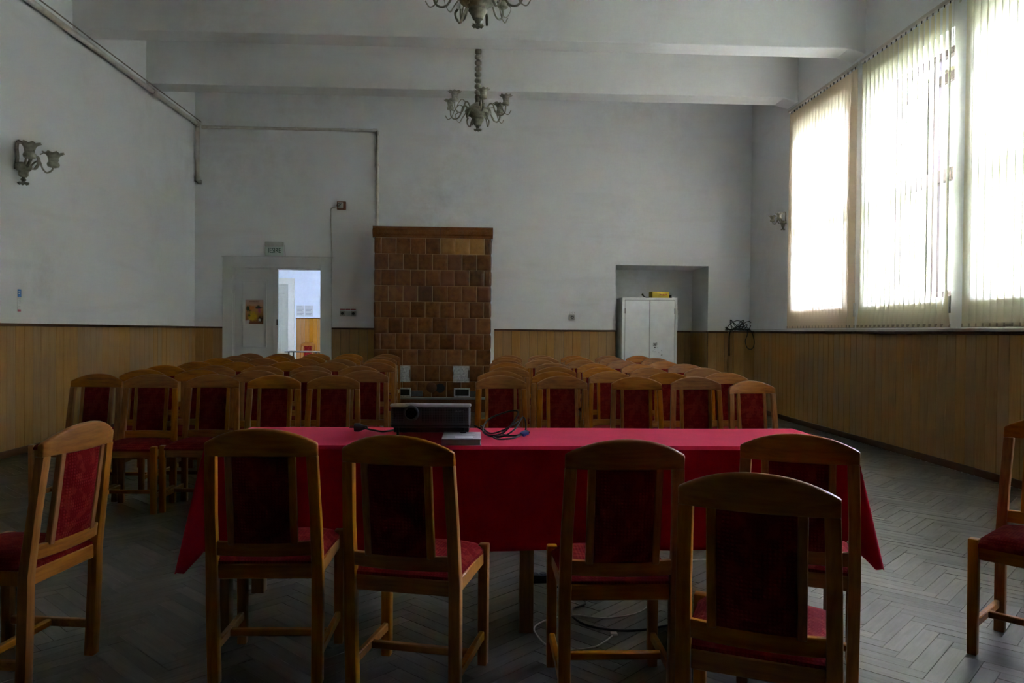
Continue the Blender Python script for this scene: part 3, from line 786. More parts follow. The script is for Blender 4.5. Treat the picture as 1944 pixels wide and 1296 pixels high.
# projector
pj = thing('projector', 'dark grey projector with silver top rim on the red table', 'projector', (-0.212, 3.62, TOP+0.0125))
pj.rotation_euler.x = -0.085
b = MB(); b.box(-0.182, 0.182, -0.115, 0.165, 0.032, 0.128); b.build('body', 'projector_grey', pj, bevel=0.012, seg=3)
b = MB(); b.box(-0.176, 0.176, -0.036, 0.160, 0.008, 0.034); b.build('base', 'black_plastic', pj, bevel=0.006)
b = MB(); b.box(-0.185, 0.185, -0.119, 0.168, 0.126, 0.142); b.build('top_cover', 'projector_silver', pj, bevel=0.007, seg=3)
b = MB(); b.box(-0.172, -0.122, -0.1185, -0.110, 0.056, 0.120); b.build('grille', 'projector_grille', pj, bevel=0.002)
b = MB(); b.box(-0.040, 0.172, -0.1185, -0.110, 0.056, 0.120); b.build('grille', 'projector_grille', pj, bevel=0.002)
b = MB(); b.box(-0.178, 0.178, -0.1165, -0.108, 0.040, 0.046); b.build('seam', 'black_plastic', pj)
def ring_y(prof, n=28):
    m = MB(); m.loft([[(r*math.cos(2*PI*k/n), y, r*math.sin(2*PI*k/n)) for k in range(n)] for r, y in prof], True, True); return m
ln = ring_y([(0.037, -0.005), (0.037, -0.020), (0.033, -0.024), (0.028, -0.022), (0.026, -0.006)]).build('lens_ring', 'projector_grey', pj, loc=(-0.088, -0.112, 0.098))
ring_y([(0.0265, -0.006), (0.022, -0.012), (0.012, -0.016), (0.001, -0.017)]).build('lens', 'lens_glass', ln)
m = MB(); m.lathe([(0.038, 0.0), (0.038, 0.008), (0.030, 0.012), (0.001, 0.013)], 24); m.build('lens_hood', 'projector_silver', pj, loc=(-0.088, -0.090, 0.134))
text_mesh('maker_mark', 'SANYO', 0.012, 'print_grey', pj, (0.132, -0.1192, 0.108), sx=1.1)
b = MB(); b.box(-0.166, -0.158, -0.1195, -0.11, 0.082, 0.094); b.build('sensor_window', 'black_plastic', pj)
for x in (-0.15, 0.15):
    z0 = 0.010 if x > 0 else -0.018
    m = MB(); m.lathe([(0.014, 0.0), (0.014, 0.008), (0.006, 0.010), (0.006, 0.036)], 12); f = m.build('foot', 'black_plastic', pj, loc=(x, -0.09, z0)); f.scale = (1, 1, 1.45 if x < 0 else 0.65)
for x in (-0.14, 0.14):
    m = MB(); m.lathe([(0.012, 0.0), (0.012, 0.034)], 12); m.build('foot', 'black_plastic', pj, loc=(x, 0.13, 0))
# book under its front foot
bk = thing('book', 'pale grey book propping up the projector foot', 'book', (-0.066, 3.455, TOP))
m = MB(); m.box(-0.086, 0.086, -0.118, 0.118, 0.0, 0.003); m.box(-0.086, 0.086, -0.118, 0.118, 0.024, 0.0275); m.box(-0.086, -0.083, -0.118, 0.118, 0.003, 0.024); m.build('cover', 'paper_grey', bk, smooth=False)
m = MB(); m.box(-0.083, 0.082, -0.114, 0.114, 0.003, 0.024); m.build('pages', 'paper_white', bk, smooth=False)
m = MB(); m.box(-0.03, 0.05, -0.09, -0.03, 0.0275, 0.0282); m.box(0.0, 0.06, 0.0, 0.03, 0.0275, 0.0282); m.build('cover_print', 'paper_white', bk, smooth=False)
# power plug and lead on the left
m = MB(); m.tube(spline([(-0.545, 3.765, TOP+0.018), (-0.50, 3.745, TOP+0.012), (-0.45, 3.73, TOP+0.008), (-0.40, 3.80, TOP+0.012), (-0.43, 3.88, TOP+0.03), (-0.33, 3.86, TOP+0.03), (-0.27, 3.80, TOP+0.05)]), 0.0045, 8)
lead = m.build('power_lead', 'black_rubber'); tag(lead, 'black mains lead with a plug left of the projector', 'cable')
m = MB(); rg = []
for x, r in ((-0.600, 0.019), (-0.595, 0.021), (-0.575, 0.021), (-0.560, 0.014), (-0.535, 0.007)):
    rg.append([(x, 3.778+r*math.cos(2*PI*k/14), TOP+0.0215+r*math.sin(2*PI*k/14)) for k in range(14)])
m.loft(rg)
for dy in (-0.009, 0.009): m.tube([(-0.599, 3.778+dy, TOP+0.0215), (-0.622, 3.778+dy, TOP+0.0215)], 0.0024, 8)
m.build('plug', 'black_rubber', lead)
# video lead coiled on the right with a blue connector
m = MB(); T = TOP+0.008
m.tube(spline([(-0.01, 3.74, T+0.03), (0.03, 3.70, T+0.012), (0.06, 3.60, T), (0.13, 3.62, T+0.012), (0.19, 3.70, T+0.07), (0.20, 3.74, T+0.10), (0.15, 3.76, T+0.095), (0.06, 3.74, T+0.06), (0.03, 3.68, T+0.015), (0.06, 3.58, T), (0.12, 3.56, T), (0.18, 3.60, T+0.03),
              (0.22, 3.68, T+0.075), (0.235, 3.66, T+0.06), (0.23, 3.62, T+0.015), (0.19, 3.58, T+0.004), (0.13, 3.54, T+0.006), (0.08, 3.52, T+0.004), (0.10, 3.48, T), (0.16, 3.50, T), (0.205, 3.555, T+0.008), (0.215, 3.56, T+0.012)], 7), 0.0042, 7)
m.tube(spline([(0.02, 3.73, T+0.03), (0.06, 3.66, T+0.004), (0.11, 3.65, T+0.012), (0.17, 3.66, T+0.04), (0.20, 3.70, T+0.055), (0.16, 3.70, T+0.03), (0.12, 3.64, T+0.006), (0.16, 3.57, T+0.004), (0.20, 3.56, T+0.006)], 7), 0.0040, 7)
vl = m.build('video_lead', 'black_rubber'); tag(vl, 'coiled black video cable with blue plug right of the projector', 'cable')
m = MB(); m.box(-0.016, 0.016, -0.022, 0.012, -0.007, 0.007); m.build('connector', 'connector_blue', vl, bevel=0.003, loc=(0.228, 3.57, T+0.016), rot=(0.3, 0.2, -0.9))
m = MB(); m.box(-0.012, 0.012, 0.012, 0.020, -0.0045, 0.0045); m.build('connector_shell', 'chrome', vl, loc=(0.228, 3.57, T+0.016), rot=(0.3, 0.2, -0.9))

# leads on the floor under the table
m = MB(); z = 0.004
m.tube(spline([(1.60, 4.36, z), (1.25, 4.38, z), (0.90, 4.05, z), (0.85, 3.70, z), (0.76, 3.56, z), (0.60, 3.495, 0.008), (0.47, 3.50, 0.019), (0.36, 3.50, 0.008), (0.275, 3.42, z), (0.268, 3.33, z), (0.31, 3.20, z), (0.40, 3.155, z), (0.50, 3.18, z), (0.56, 3.24, z), (0.605, 3.305, z)], 9), 0.0034, 7)
wc = m.build('white_cable', 'white_cable'); tag(wc, 'thin white cable looping on the floor under the table', 'cable')
m = MB(); m.box(0.595, 0.625, 3.298, 3.326, 0.001, 0.012); m.build('plug', 'white_cable', wc, bevel=0.003)
m = MB(); z = 0.0065
m.tube(spline([(1.05, 3.52, z), (0.86, 3.40, z), (0.72, 3.35, z), (0.60, 3.36, z), (0.50, 3.42, z), (0.455, 3.52, z), (0.47, 3.62, z), (0.54, 3.70, z), (0.50, 3.85, z), (0.40, 3.96, z)], 9), 0.0055, 7)
tag(m.build('black_cable', 'black_rubber'), 'thick black cable curving on the floor under the table', 'cable')
ps = thing('power_strip', 'black power strip on the floor behind the middle table leg', 'power strip', (0.345, 4.03, 0), 0.1)
m = MB(); m.box(-0.10, 0.04, -0.03, 0.03, 0.0, 0.045); m.build('body', 'black_plastic', ps, bevel=0.006)
for x in (-0.075, -0.03, 0.015):
    m = MB(); m.lathe([(0.019, 0.045), (0.019, 0.047), (0.015, 0.047), (0.014, 0.046)], 16, (x, 0, 0)); m.build('socket', 'plate_hole', ps)

# ================================================================== VERTICAL BLINDS
BX = XR-0.075
SLW, SP = 0.120, 0.0985
BZ0, BZ1 = 1.415, 4.62
def slat_mesh(mat, twist):
    m = MB(); nz, nw = 14, 6; vs = []
    for j in range(nz+1):
        z = BZ0+(BZ1-BZ0)*(j/nz)**1.6
        k = max(0.0, 1-(z-BZ0)/0.45)           # the foot of the slat turns a little
        a = twist*k*k
        for i in range(nw+1):
            u = (i/nw-0.5)*SLW; b = -0.006*(1-(2*i/nw-1)**2)
            vs.append((b*math.cos(a)-u*math.sin(a), b*math.sin(a)+u*math.cos(a), z))
    m.add(vs, [(j*(nw+1)+i, j*(nw+1)+i+1, (j+1)*(nw+1)+i+1, (j+1)*(nw+1)+i) for j in range(nz) for i in range(nw)])
    me = m.mesh('slat'); me.materials.append(MATS[mat])
    for p in me.polygons: p.use_smooth = True
    return me
def blind(y0, y1, mat, phis, label, twist=0.0):
    root = thing('vertical_blind', label, 'blind', (BX, (y0+y1)/2, 0), group='vertical blinds on the right wall')
    yc = (y0+y1)/2
    h = MB(); h.box(-0.02, 0.02, y0-0.04-yc, y1+0.04-yc, 4.655, 4.69); rail = h.build('headrail', 'pipe_paint', root, bevel=0.004)
    for y in (y0+0.0-yc, y1-yc):
        k = MB(); k.box(0.0, XR-BX, y-0.015, y+0.015, 4.69, 4.70); k.box(XR-BX-0.006, XR-BX, y-0.015, y+0.015, 4.62, 4.70); k.build('bracket', 'pipe_paint', rail)
    me = slat_mesh(mat, twist)
    wm = MB(); wm.box(-0.0035, 0.0035, -SLW/2, SLW/2, BZ0-0.005, BZ0+0.030); wme = wm.mesh('slat_weight'); wme.materials.append(MATS['blind_weight'])
    cm_ = MB(); cm_.box(-0.004, 0.004, -0.006, 0.006, 4.60, 4.66); cme = cm_.mesh('carrier'); cme.materials.append(MATS['black_plastic'])
    n = int(round((y1-y0)/SP))
    for i in range(n):
        y = y0+(y1-y0)*(i+0.5)/n-yc
        phi = phis(i, n)
        s = link('slat', me, None, root, (0.0015*(i % 2), y, 0), (0, 0, -phi))
        link('slat_weight', wme, None, s, None, (0, 0, twist)); link('carrier', cme, None, s)
    # pull cord
    k = MB(); k.tube([(-0.012, y0-0.03-yc, 4.65), (-0.014, y0-0.03-yc, 3.2), (-0.012, y0-0.03-yc, 1.95)], 0.002, 5); k.build('pull_cord', 'white_cable', root)
    k = MB(); k.box(-0.02, -0.004, y0-0.045-yc, y0-0.018-yc, 1.55, 1.72); k.build('cord_weight', 'white_cable', root, bevel=0.003)
    return root
R_ = math.radians
rb = random.Random(11)
NEAR2 = [20, 19, 16, 13.5, 11.5, 10.5, 9.5, 9, 8.5, 8, 7.5, 7, 6, 5.5, 5, 4, 2, 0, -3, -5]
blind(9.30, 11.33, 'blind_peach', lambda i, n: R_(14) if i == 1 else R_(-4+rb.uniform(-2, 2)), 'peach vertical slat blind, farthest along the window wall')
blind(7.39, 9.17, 'blind_cream', lambda i, n: R_(NEAR2[min(i, 19)]+rb.uniform(-0.8, 0.8)), 'cream vertical slat blind partly open on its near side, middle window', 0.55)
blind(5.30, 7.16, 'blind_cream', lambda i, n: R_(-3+rb.uniform(-3, 3)), 'cream vertical slat blind cut off by the right picture edge')
blind(3.22, 5.06, 'blind_cream', lambda i, n: R_(46+rb.uniform(-3, 3)), 'cream vertical slat blind turned half open, fourth from the back wall')

# ================================================================== TILED STOVE
SX0, SX1, SYF, SZT = -1.680, 0.213, 12.55, 2.84
stove = thing('tiled_stove', 'tall brown glazed tile stove against the back wall', 'stove', ((SX0+SX1)/2, (SYF+YB)/2, 0))
sox, soy = -(SX0+SX1)/2, -(SYF+YB)/2
def spart(name, mat, x0, x1, y0, y1, z0, z1, bev=0.0, par=None):
    m = MB(); m.box(x0+sox, x1+sox, y0+soy, y1+soy, z0, z1); return m.build(name, mat, par or stove, bevel=bev, smooth=False)
spart('core', 'grout', SX0+0.012, SX1-0.012, SYF+0.004, YB-0.002, 0.22, SZT)
TW, TH = 0.2395, 0.2600
def tile_mesh():
    m = MB(); n = 8; g = []
    for j in range(n+1):
        for i in range(n+1):
            u, v = 2*i/n-1, 2*j/n-1
            e = (1-abs(u)**8)*(1-abs(v)**8)
            g.append((u/2, -(0.008+0.009*e), v/2))
    fs = [(j*(n+1)+i, j*(n+1)+i+1, (j+1)*(n+1)+i+1, (j+1)*(n+1)+i) for j in range(n) for i in range(n)]
    rim = [i for i in range(n+1)]+[(j+1)*(n+1)-1 for j in range(1, n+1)]+[n*(n+1)+i for i in range(n-1, -1, -1)]+[j*(n+1) for j in range(n-1, 0, -1)]
    N = (n+1)**2
    back = [(g[i][0], 0.006, g[i][2]) for i in rim]
    for k in range(len(rim)): fs.append((rim[k], N+k, N+(k+1) % len(rim), rim[(k+1) % len(rim)]))
    m.add(g+back, fs); return m.mesh('tile')
tmes = {k: tile_mesh() for k in ('tile_brown', 'tile_dark', 'tile_ochre')}
for k, me in tmes.items(): me.materials.append(MATS[k])
rt = random.Random(5)
DOORS = [(-1.356, -1.089), (-0.394, -0.125)]
for r in range(10):
    z1 = SZT-0.002-r*TH; zc = z1-TH/2
    wd = [0.44]+[1]*7+[0.46] if r % 2 == 0 else [0.93]+[1]*6+[0.97]
    tot = sum(wd); x = SX0
    for k, q in enumerate(wd):
        w = q/tot*(SX1-SX0)
        mat = 'tile_brown'; proud = rt.uniform(0, 0.004)
        if r == 0 and k in (5, 6, 7): mat = 'tile_ochre'
        if (r, k) in ((1, 5), (2, 6)): mat = 'tile_dark'; proud = 0.012
        if rt.random() < 0.08: mat = 'tile_dark'
        o = link('tile', tmes[mat], None, stove, (x+w/2+sox, SYF+soy-proud+0.006, zc)); o.scale = (w-0.010, 1, TH-0.006)
        x += w
for s, xs, rz in ((-1, SX0, -PI/2), (1, SX1, PI/2)):     # the two narrow sides
    for r in range(10):
        zc = SZT-0.002-r*TH-TH/2; y = SYF
        for q in ((0.2, 0.2, 0.2) if r % 2 else (0.1, 0.2, 0.2, 0.1)):
            o = link('tile', tmes['tile_brown'], None, stove, (xs+sox-s*0.006, y+q/2+soy, zc), (0, 0, rz)); o.scale = (q-0.005, 1, TH-0.005); y += q
# cornice in two lengths, stepped profile
for x0, x1, k in ((SX0-0.035, -0.62, -1), (-0.616, SX1+0.030, 1)):
    m = MB()
    prof = [(0.0, 2.84), (-0.012, 2.84), (-0.020, 2.86), (-0.020, 2.875), (-0.040, 2.90), (-0.045, 2.945), (-0.030, 2.975), (-0.015, 2.985), (-0.015, 3.02), (0.0, 3.025), (0.55, 3.025), (0.55, 2.84)]
    m.loft([[(x+sox, SYF+y+soy, z) for y, z in prof] for x in (x0, x1)])
    m.build('cornice', 'tile_brown', stove, smooth=False)
# two cast fire doors, two sliding ash doors, hearth ledge
for (x0, x1) in DOORS:
    d = spart('fire_door', 'cast_iron', x0, x1, SYF-0.035, SYF, 0.490, 0.752, 0.006)
    f = MB()
    for (a, b, q, r) in ((x0, x1, 0.735, 0.755), (x0, x1, 0.487, 0.507), (x0, x0+0.02, 0.507, 0.735), (x1-0.02, x1, 0.507, 0.735)): f.box(a+sox, b+sox, SYF-0.045+soy, SYF-0.03+soy, q, r)
    f.build('door_rim', 'cast_iron', d, bevel=0.004)
    f = MB(); cx, cz = (x0+x1)/2+sox, 0.621         # raised scrolls
    for a in range(4):
        sx, sz = (1 if a % 2 else -1), (1 if a < 2 else -1)
        pts = [(cx+sx*(0.012+0.008*t+0.030*math.sin(t*0.9)), SYF-0.037+soy, cz+sz*(0.010+0.016*t*0.9+0.018*math.cos(t*1.3))) for t in [k*0.35 for k in range(18)]]
        f.tube(pts, 0.009, 5)
    f.build('scroll_relief', 'cast_iron', d)
    f = MB(); f.tube([(x1-0.010+sox, SYF-0.055+soy, 0.56), (x1-0.010+sox, SYF-0.058+soy, 0.69)], 0.008, 8); f.build('latch', 'chrome', d)
    f = MB(); f.tube([(x0+0.004+sox, SYF-0.045+soy, 0.60), (x0+0.004+sox, SYF-0.045+soy, 0.66)], 0.008, 8); f.build('hinge', 'chrome', d)
    a0 = x0+0.02
    fr = MB()
    for (a, b, q, r) in ((a0, a0+0.26, 0.372, 0.392), (a0, a0+0.26, 0.250, 0.266), (a0, a0+0.02, 0.266, 0.372), (a0+0.24, a0+0.26, 0.266, 0.372)): fr.box(a+sox, b+sox, SYF-0.04+soy, SYF+soy, q, r)
    ad = fr.build('ash_door_frame', 'cast_iron', stove, bevel=0.003)
    spart('ash_opening', 'soot', a0+0.02, a0+0.24, SYF-0.022, SYF-0.01, 0.266, 0.372, 0, ad)  # dark plate paints the shade inside the open ash hollow
    spart('sliding_plate', 'cast_iron_dull', a0+0.262, a0+0.45, SYF-0.035, SYF-0.015, 0.252, 0.345, 0.003, ad)
ring_m = ring_y([(0.085, 0.0), (0.085, -0.02), (0.07, -0.026), (0.001, -0.026)], 24)
ring_m.build('cleaning_cap', 'tile_dark', stove, loc=(-0.74+sox, SYF-0.008+soy, 0.40))
ring_y([(0.085, 0.0), (0.085, -0.012), (0.001, -0.012)], 24).build('cleaning_cap', 'soot', stove, loc=(-0.60+sox, SYF-0.008+soy, 0.39)).scale = (0.9, 1, 0.9)
spart('hearth_ledge', 'dust_grey', SX0-0.04, SX1+0.04, SYF-0.06, YB-0.002, 0.205, 0.238, 0.006)
spart('plinth', 'tile_dark', SX0-0.02, SX1+0.02, SYF-0.04, YB-0.002, 0.0, 0.205, 0.004)

# ================================================================== METAL CABINET IN THE NICHE
CX0, CX1, CYF, CYB, CZ = 2.478, 3.432, 13.0, 13.55, 1.928
cab = thing('metal_cabinet', 'white metal cabinet with two doors standing in the wall niche', 'cabinet', ((CX0+CX1)/2, (CYF+CYB)/2, 0))
ax, ay = -(CX0+CX1)/2, -(CYF+CYB)/2
def cpart(name, mat, x0, x1, y0, y1, z0, z1, bev=0.004, par=None):
    m = MB(); m.box(x0+ax, x1+ax, y0+ay, y1+ay, z0, z1); return m.build(name, mat, par or cab, bevel=bev, smooth=False)
m = MB()
m.box(CX0+ax, CX1+ax, CYF+0.02+ay, CYB+ay, 0.05, CZ)
for q in ((CX0, CX0+0.045, 0.05, CZ), (CX1-0.04, CX1, 0.05, CZ), (CX0+0.045, CX1-0.04, CZ-0.04, CZ), (CX0+0.045, CX1-0.04, 0.05, 0.09)): m.box(q[0]+ax, q[1]+ax, CYF+ay, CYF+0.02+ay, q[2], q[3])
for x in (CX0+0.03, CX1-0.07):
    for y in (CYF+0.04, CYB-0.08): m.box(x+ax, x+0.04+ax, y+ay, y+0.04+ay, 0.0, 0.05)
m.build('body', 'cabinet_paint', cab, bevel=0.003, smooth=False)
cpart('door_gap', 'cabinet_gap', CX0+0.046, CX1-0.041, CYF+0.013, CYF+0.0205, 0.091, CZ-0.041, 0)
xm = CX0+0.478
for x0, x1 in ((CX0+0.052, xm-0.004), (xm+0.004, CX1-0.046)):
    d = cpart('door', 'cabinet_paint', x0, x1, CYF+0.002, CYF+0.014, 0.096, CZ-0.047, 0.003)
    hx = x0-0.003 if x0 < xm-0.1 else x1+0.003
    for z in (1.70, 0.35):
        k = MB(); k.tube([(hx+ax, CYF-0.002+ay, z-0.045), (hx+ax, CYF-0.002+ay, z+0.045)], 0.007, 8); k.build('hinge', 'cabinet_gap', d)
    if x0 > xm:
        k = ring_y([(0.012, 0), (0.012, -0.008), (0.001, -0.009)], 14); k.build('lock', 'scribble_black', d, loc=(xm+0.095+ax, CYF+0.002+ay, 1.072))
        # scribbled star of pen strokes, worn spots and a short dash around the lock
        k = MB(); rs = random.Random(2)
        for i in range(11):
            a = i*0.571; l = rs.uniform(0.02, 0.045); x, z = xm+0.098+ax, 1.125
            k.tube([(x+0.006*math.cos(a), CYF+0.001+ay, z+0.006*math.sin(a)), (x+l*math.cos(a+0.2), CYF+0.001+ay, z+l*math.sin(a+0.2))], 0.0032, 4)
        for i in range(14):
            x, z = xm+0.10+rs.gauss(0, 0.045)+ax, 1.03+rs.gauss(0, 0.05); k.tube([(x, CYF+0.001+ay, z), (x+rs.uniform(-.012, .012), CYF+0.001+ay, z+rs.uniform(-.012, .012))], 0.0022, 4)
        k.tube([(xm+0.07+ax, CYF+0.001+ay, 1.0), (xm+0.11+ax, CYF+0.001+ay, 1.0)], 0.003, 4); k.tube([(xm+0.20+ax, CYF+0.001+ay, 0.945), (xm+0.225+ax, CYF+0.001+ay, 0.95)], 0.005, 4)
        k.build('pen_marks', 'scribble_black', d)
bx = thing('yellow_box', 'yellow cardboard box with red print on top of the cabinet', 'box', (3.17, 13.24, CZ))
m = MB(); m.box(-0.155, 0.155, -0.085, 0.085, 0.0, 0.115); m.build('carton', 'box_yellow', bx, bevel=0.003, smooth=False, rot=(0, 0, 0.12))
m = MB()
for i in range(5): m.tube([(-0.02+0.028*i, -0.0865, 0.052+0.008*math.sin(i*2)), (-0.005+0.028*i, -0.0865, 0.070-0.006*math.sin(i*3))], 0.008, 5)
m.build('print', 'print_red', bx, rot=(0, 0, 0.12))
m = MB(); m.lathe([(0.02, 0.0), (0.024, 0.008), (0.024, 0.040), (0.016, 0.052)], 14)
tag(m.build('stopper', 'scribble_black', loc=(3.32, 13.03, CZ)), 'small black stopper on the cabinet edge before the yellow box', 'stopper')
m = MB(); m.tube(spline([(2.99, 13.2, CZ+0.012), (2.93, 13.16, CZ+0.014), (2.88, 13.14, CZ+0.03), (2.86, 13.13, CZ+0.05)]), 0.009, 6)
br = m.build('dry_sprig', 'scribble_black'); tag(br, 'dark twig with a green tip lying beside the yellow box', 'twig')
m = MB(); m.lathe([(0.001, -0.02), (0.018, -0.008), (0.016, 0.012), (0.001, 0.024)], 8, (2.855, 13.13, CZ+0.055)); m.build('leaf', 'leaf_green', br)

# panelled box and heap of cables in the right corner
cbx = thing('corner_casing', 'wood panelled casing in the right rear corner', 'casing', (4.555, 12.98, 0))
m = MB(); m.box(-0.185, 0.175, -0.12, 0.135, 0.0, 1.345); m.build('body', 'plank_gap', cbx, smooth=False)
for i in range(2):
    m = MB(); m.box(-0.183+0.18*i, -0.007+0.18*i, -0.136, -0.12, 0.0, 1.345); m.build('plank', 'wainscot_wood', cbx, bevel=0.004, smooth=False)
m = MB(); m.box(-0.20, -0.185, -0.12, 0.135, 0.0, 1.345); m.build('plank', 'wainscot_wood', cbx, bevel=0.004, smooth=False)
m = MB(); m.box(-0.205, 0.175, -0.142, 0.135, 1.345, WAIN); m.build('top_board', 'trim_wood', cbx, bevel=0.004, smooth=False)
rc = random.Random(21); m = MB()
for i in range(13):
    cx, cyy = 4.50+rc.uniform(-0.09, 0.05), 12.98+rc.uniform(-0.05, 0.05); R0 = rc.uniform(0.10, 0.19); h = rc.uniform(0.02, 0.17); ph = rc.uniform(0, 6)
    pts = [(cx+R0*math.cos(a), cyy+R0*0.45*math.sin(a+0.3), WAIN+0.022+h*max(0, math.sin(a*1.0+ph))**1.5+0.01*math.sin(3*a+ph)) for a in [k*0.4 for k in range(16)]]
    m.tube(pts, 0.0065, 5)
m.tube(spline([(4.32, 12.84, WAIN+0.01), (4.28, 12.80, WAIN-0.05), (4.275, 12.80, 1.15), (4.28, 12.80, 0.95)]), 0.012, 6)
m.tube(spline([(4.60, 12.86, WAIN+0.012), (4.66, 12.82, WAIN+0.0), (4.71, 12.81, 1.22), (4.70, 12.81, 1.10), (4.65, 12.81, 1.06), (4.59, 12.81, 1.09), (4.56, 12.81, 1.20), (4.59, 12.81, 1.30), (4.60, 12.83, WAIN+0.004)]), 0.007, 6)
tag(m.build('cable_heap', 'black_rubber'), 'heap of tangled black cables on the corner casing', 'cables')

# ================================================================== CHANDELIERS AND WALL LAMPS
def cup_mesh():
    m = MB(); m.lathe([(0.020, 0.0), (0.045, 0.010), (0.050, 0.030), (0.044, 0.045), (0.037, 0.052), (0.040, 0.080), (0.048, 0.105), (0.064, 0.122, 0.06), (0.082, 0.130, 0.12), (0.076, 0.134, 0.12), (0.055, 0.122), (0.040, 0.095), (0.030, 0.06)], 32, waven=8)
    me = m.mesh('cup'); me.materials.append(MATS['frosted_cup']); return me
CUP = cup_mesh()
def finial(m, z0):
    m.lathe([(0.012, 0.06), (0.016, 0.045), (0.028, 0.03), (0.022, 0.015), (0.014, 0.010), (0.03, 0.002), (0.052, -0.010, 0.14), (0.048, -0.018, 0.14), (0.01, -0.012)], 28, (0, 0, z0), waven=7)
def make_chandelier(label):
    root = thing('chandelier', label, 'chandelier', (0, 0, 0), 0, 'chandeliers between the beams')
    # local z = 0 at the finial tip
    m = MB(); prof = [(0.05, 0.335), (0.050, 0.35), (0.034, 0.39), (0.042, 0.45), (0.036, 0.47)]
    z = 0.47
    for i in range(7):
        prof += [(0.024, z+0.004), (0.045, z+0.022), (0.048, z+0.040), (0.044, z+0.058), (0.024, z+0.074)]; z += 0.0785
    prof += [(0.042, z+0.01), (0.044, z+0.03), (0.038, z+0.075), (0.030, z+0.11), (0.014, z+0.115), (0.018, ZC-4.02)]
    m.lathe(prof, 20); m.build('stem', 'old_brass', root)
    m = MB(); m.lathe([(0.001, 0.06), (0.045, 0.065), (0.06, 0.10), (0.085, 0.14), (0.080, 0.16), (0.10, 0.185), (0.16, 0.215), (0.175, 0.25), (0.16, 0.28), (0.12, 0.30), (0.09, 0.335), (0.05, 0.36)], 28); m.build('bowl', 'old_brass', root)
    m = MB(); finial(m, 0.018); m.build('finial', 'old_brass', root)
    m = MB(); m.lathe([(0.09, -0.05), (0.085, -0.03), (0.03, 0.0)], 20, (0, 0, ZC-4.02-0.001)); m.build('ceiling_rose', 'old_brass', root)
    for k in range(6):
        a = R_(-20+60*k); ca, sa = math.cos(a), math.sin(a)
        def pt(r, z, side=0.0): return (ca*r-sa*side, sa*r+ca*side, z)
        m = MB(); m.tube(spline([pt(0.12, 0.27), pt(0.17, 0.34), pt(0.215, 0.33), pt(0.24, 0.25), pt(0.28, 0.19), pt(0.34, 0.18), pt(0.385, 0.22), pt(0.395, 0.30)], 6), 0.010, 7)
        arm = m.build('arm', 'old_brass', root)
        m = MB(); m.ribbon(spline([pt(0.15, 0.25, 0.03), pt(0.20, 0.17, 0.05), pt(0.235, 0.105, 0.07), pt(0.27, 0.14, 0.09), pt(0.285, 0.20, 0.10), pt(0.25, 0.23, 0.09)], 6), 0.022, 0.004, (-sa, ca, 0.15)); m.build('scroll', 'old_brass', arm)
        m = MB(); m.tube(spline([pt(0.20, 0.33), pt(0.27, 0.36), pt(0.33, 0.30), pt(0.375, 0.21), pt(0.43, 0.18), pt(0.47, 0.235)], 6), 0.006, 6); m.build('tendril', 'old_brass', arm)
        c = pt(0.395, 0.30)
        if k != 2: link('cup', CUP, None, arm, c)
        if k in (0, 1, 2, 4):
            m = MB(); m.lathe([(0.016, 0.0), (0.016, 0.055), (0.010, 0.07), (0.004, 0.088)], 10, c); m.build('candle', 'candle_white', arm)
    return root
ch = make_chandelier('far chandelier with beaded stem, hanging whole between the two beams')
ch.location = (-0.019, 10.3, 4.02)
ch2 = copy_tree(ch); ch2.location = (-0.019, 6.80, 4.02); ch2.rotation_euler.z = R_(14); ch2['label'] = 'near chandelier cut off by the top picture edge'

def make_sconce(label):
    root = thing('wall_sconce', label, 'wall lamp', group='wall lamps')
    # local: wall plane x = 0, +x into the room, z = 0 at the bowl
    m = MB(); m.ribbon(spline([(0.012, 0, -0.02), (0.03, 0, 0.10), (0.024, 0, 0.20), (0.030, 0, 0.25), (0.055, 0, 0.272), (0.075, 0, 0.255), (0.078, 0, 0.235)], 6), 0.050, 0.010, (0, 1, 0)); m.build('back_strap', 'old_brass', root)
    m = MB(); m.lathe([(0.03, -0.10), (0.045, -0.085), (0.048, -0.04), (0.065, -0.03), (0.08, 0.0), (0.075, 0.03), (0.05, 0.045), (0.02, 0.05)], 22, (0.09, 0, 0)); m.build('bowl', 'old_brass', root)
    m = MB(); finial(m, -0.155); m.build('finial', 'old_brass', root, loc=(0.09, 0, 0))
    for s in (-1, 1):
        m = MB(); m.tube(spline([(0.12, s*0.04, 0.0), (0.16, s*0.08, 0.07), (0.185, s*0.12, 0.09), (0.20, s*0.15, 0.02), (0.225, s*0.18, -0.015), (0.26, s*0.205, 0.01), (0.275, s*0.215, 0.05)], 6), 0.009, 7)
        arm = m.build('arm', 'old_brass', root)
        m = MB(); m.ribbon(spline([(0.12, s*0.03, 0.03), (0.15, s*0.05, 0.12), (0.19, s*0.07, 0.13), (0.205, s*0.07, 0.06), (0.17, s*0.05, -0.01), (0.13, s*0.03, 0.0)], 6), 0.04, 0.005, (0.3, s*0.9, 0.1)); m.build('scroll', 'old_brass', arm)
        m = MB(); m.tube(spline([(0.19, s*0.12, 0.16), (0.24, s*0.16, 0.20), (0.29, s*0.20, 0.19), (0.32, s*0.23, 0.12)], 6), 0.006, 6); m.build('tendril', 'old_brass', arm)
        link('cup', CUP, None, arm, (0.275, s*0.215, 0.045)).scale = (1.22, 1.22, 1.15)
    return root
sc = make_sconce('two armed wall lamp with flower cups on the left wall')
sc.location = (XL, 8.12, 2.975)
sc2 = copy_tree(sc); sc2.location = (XR, 11.60, 3.04); sc2.scale = (0.62, 0.62, 0.62); sc2.rotation_euler.z = PI; sc2['label'] = 'two armed wall lamp on the right wall beside the farthest blind'

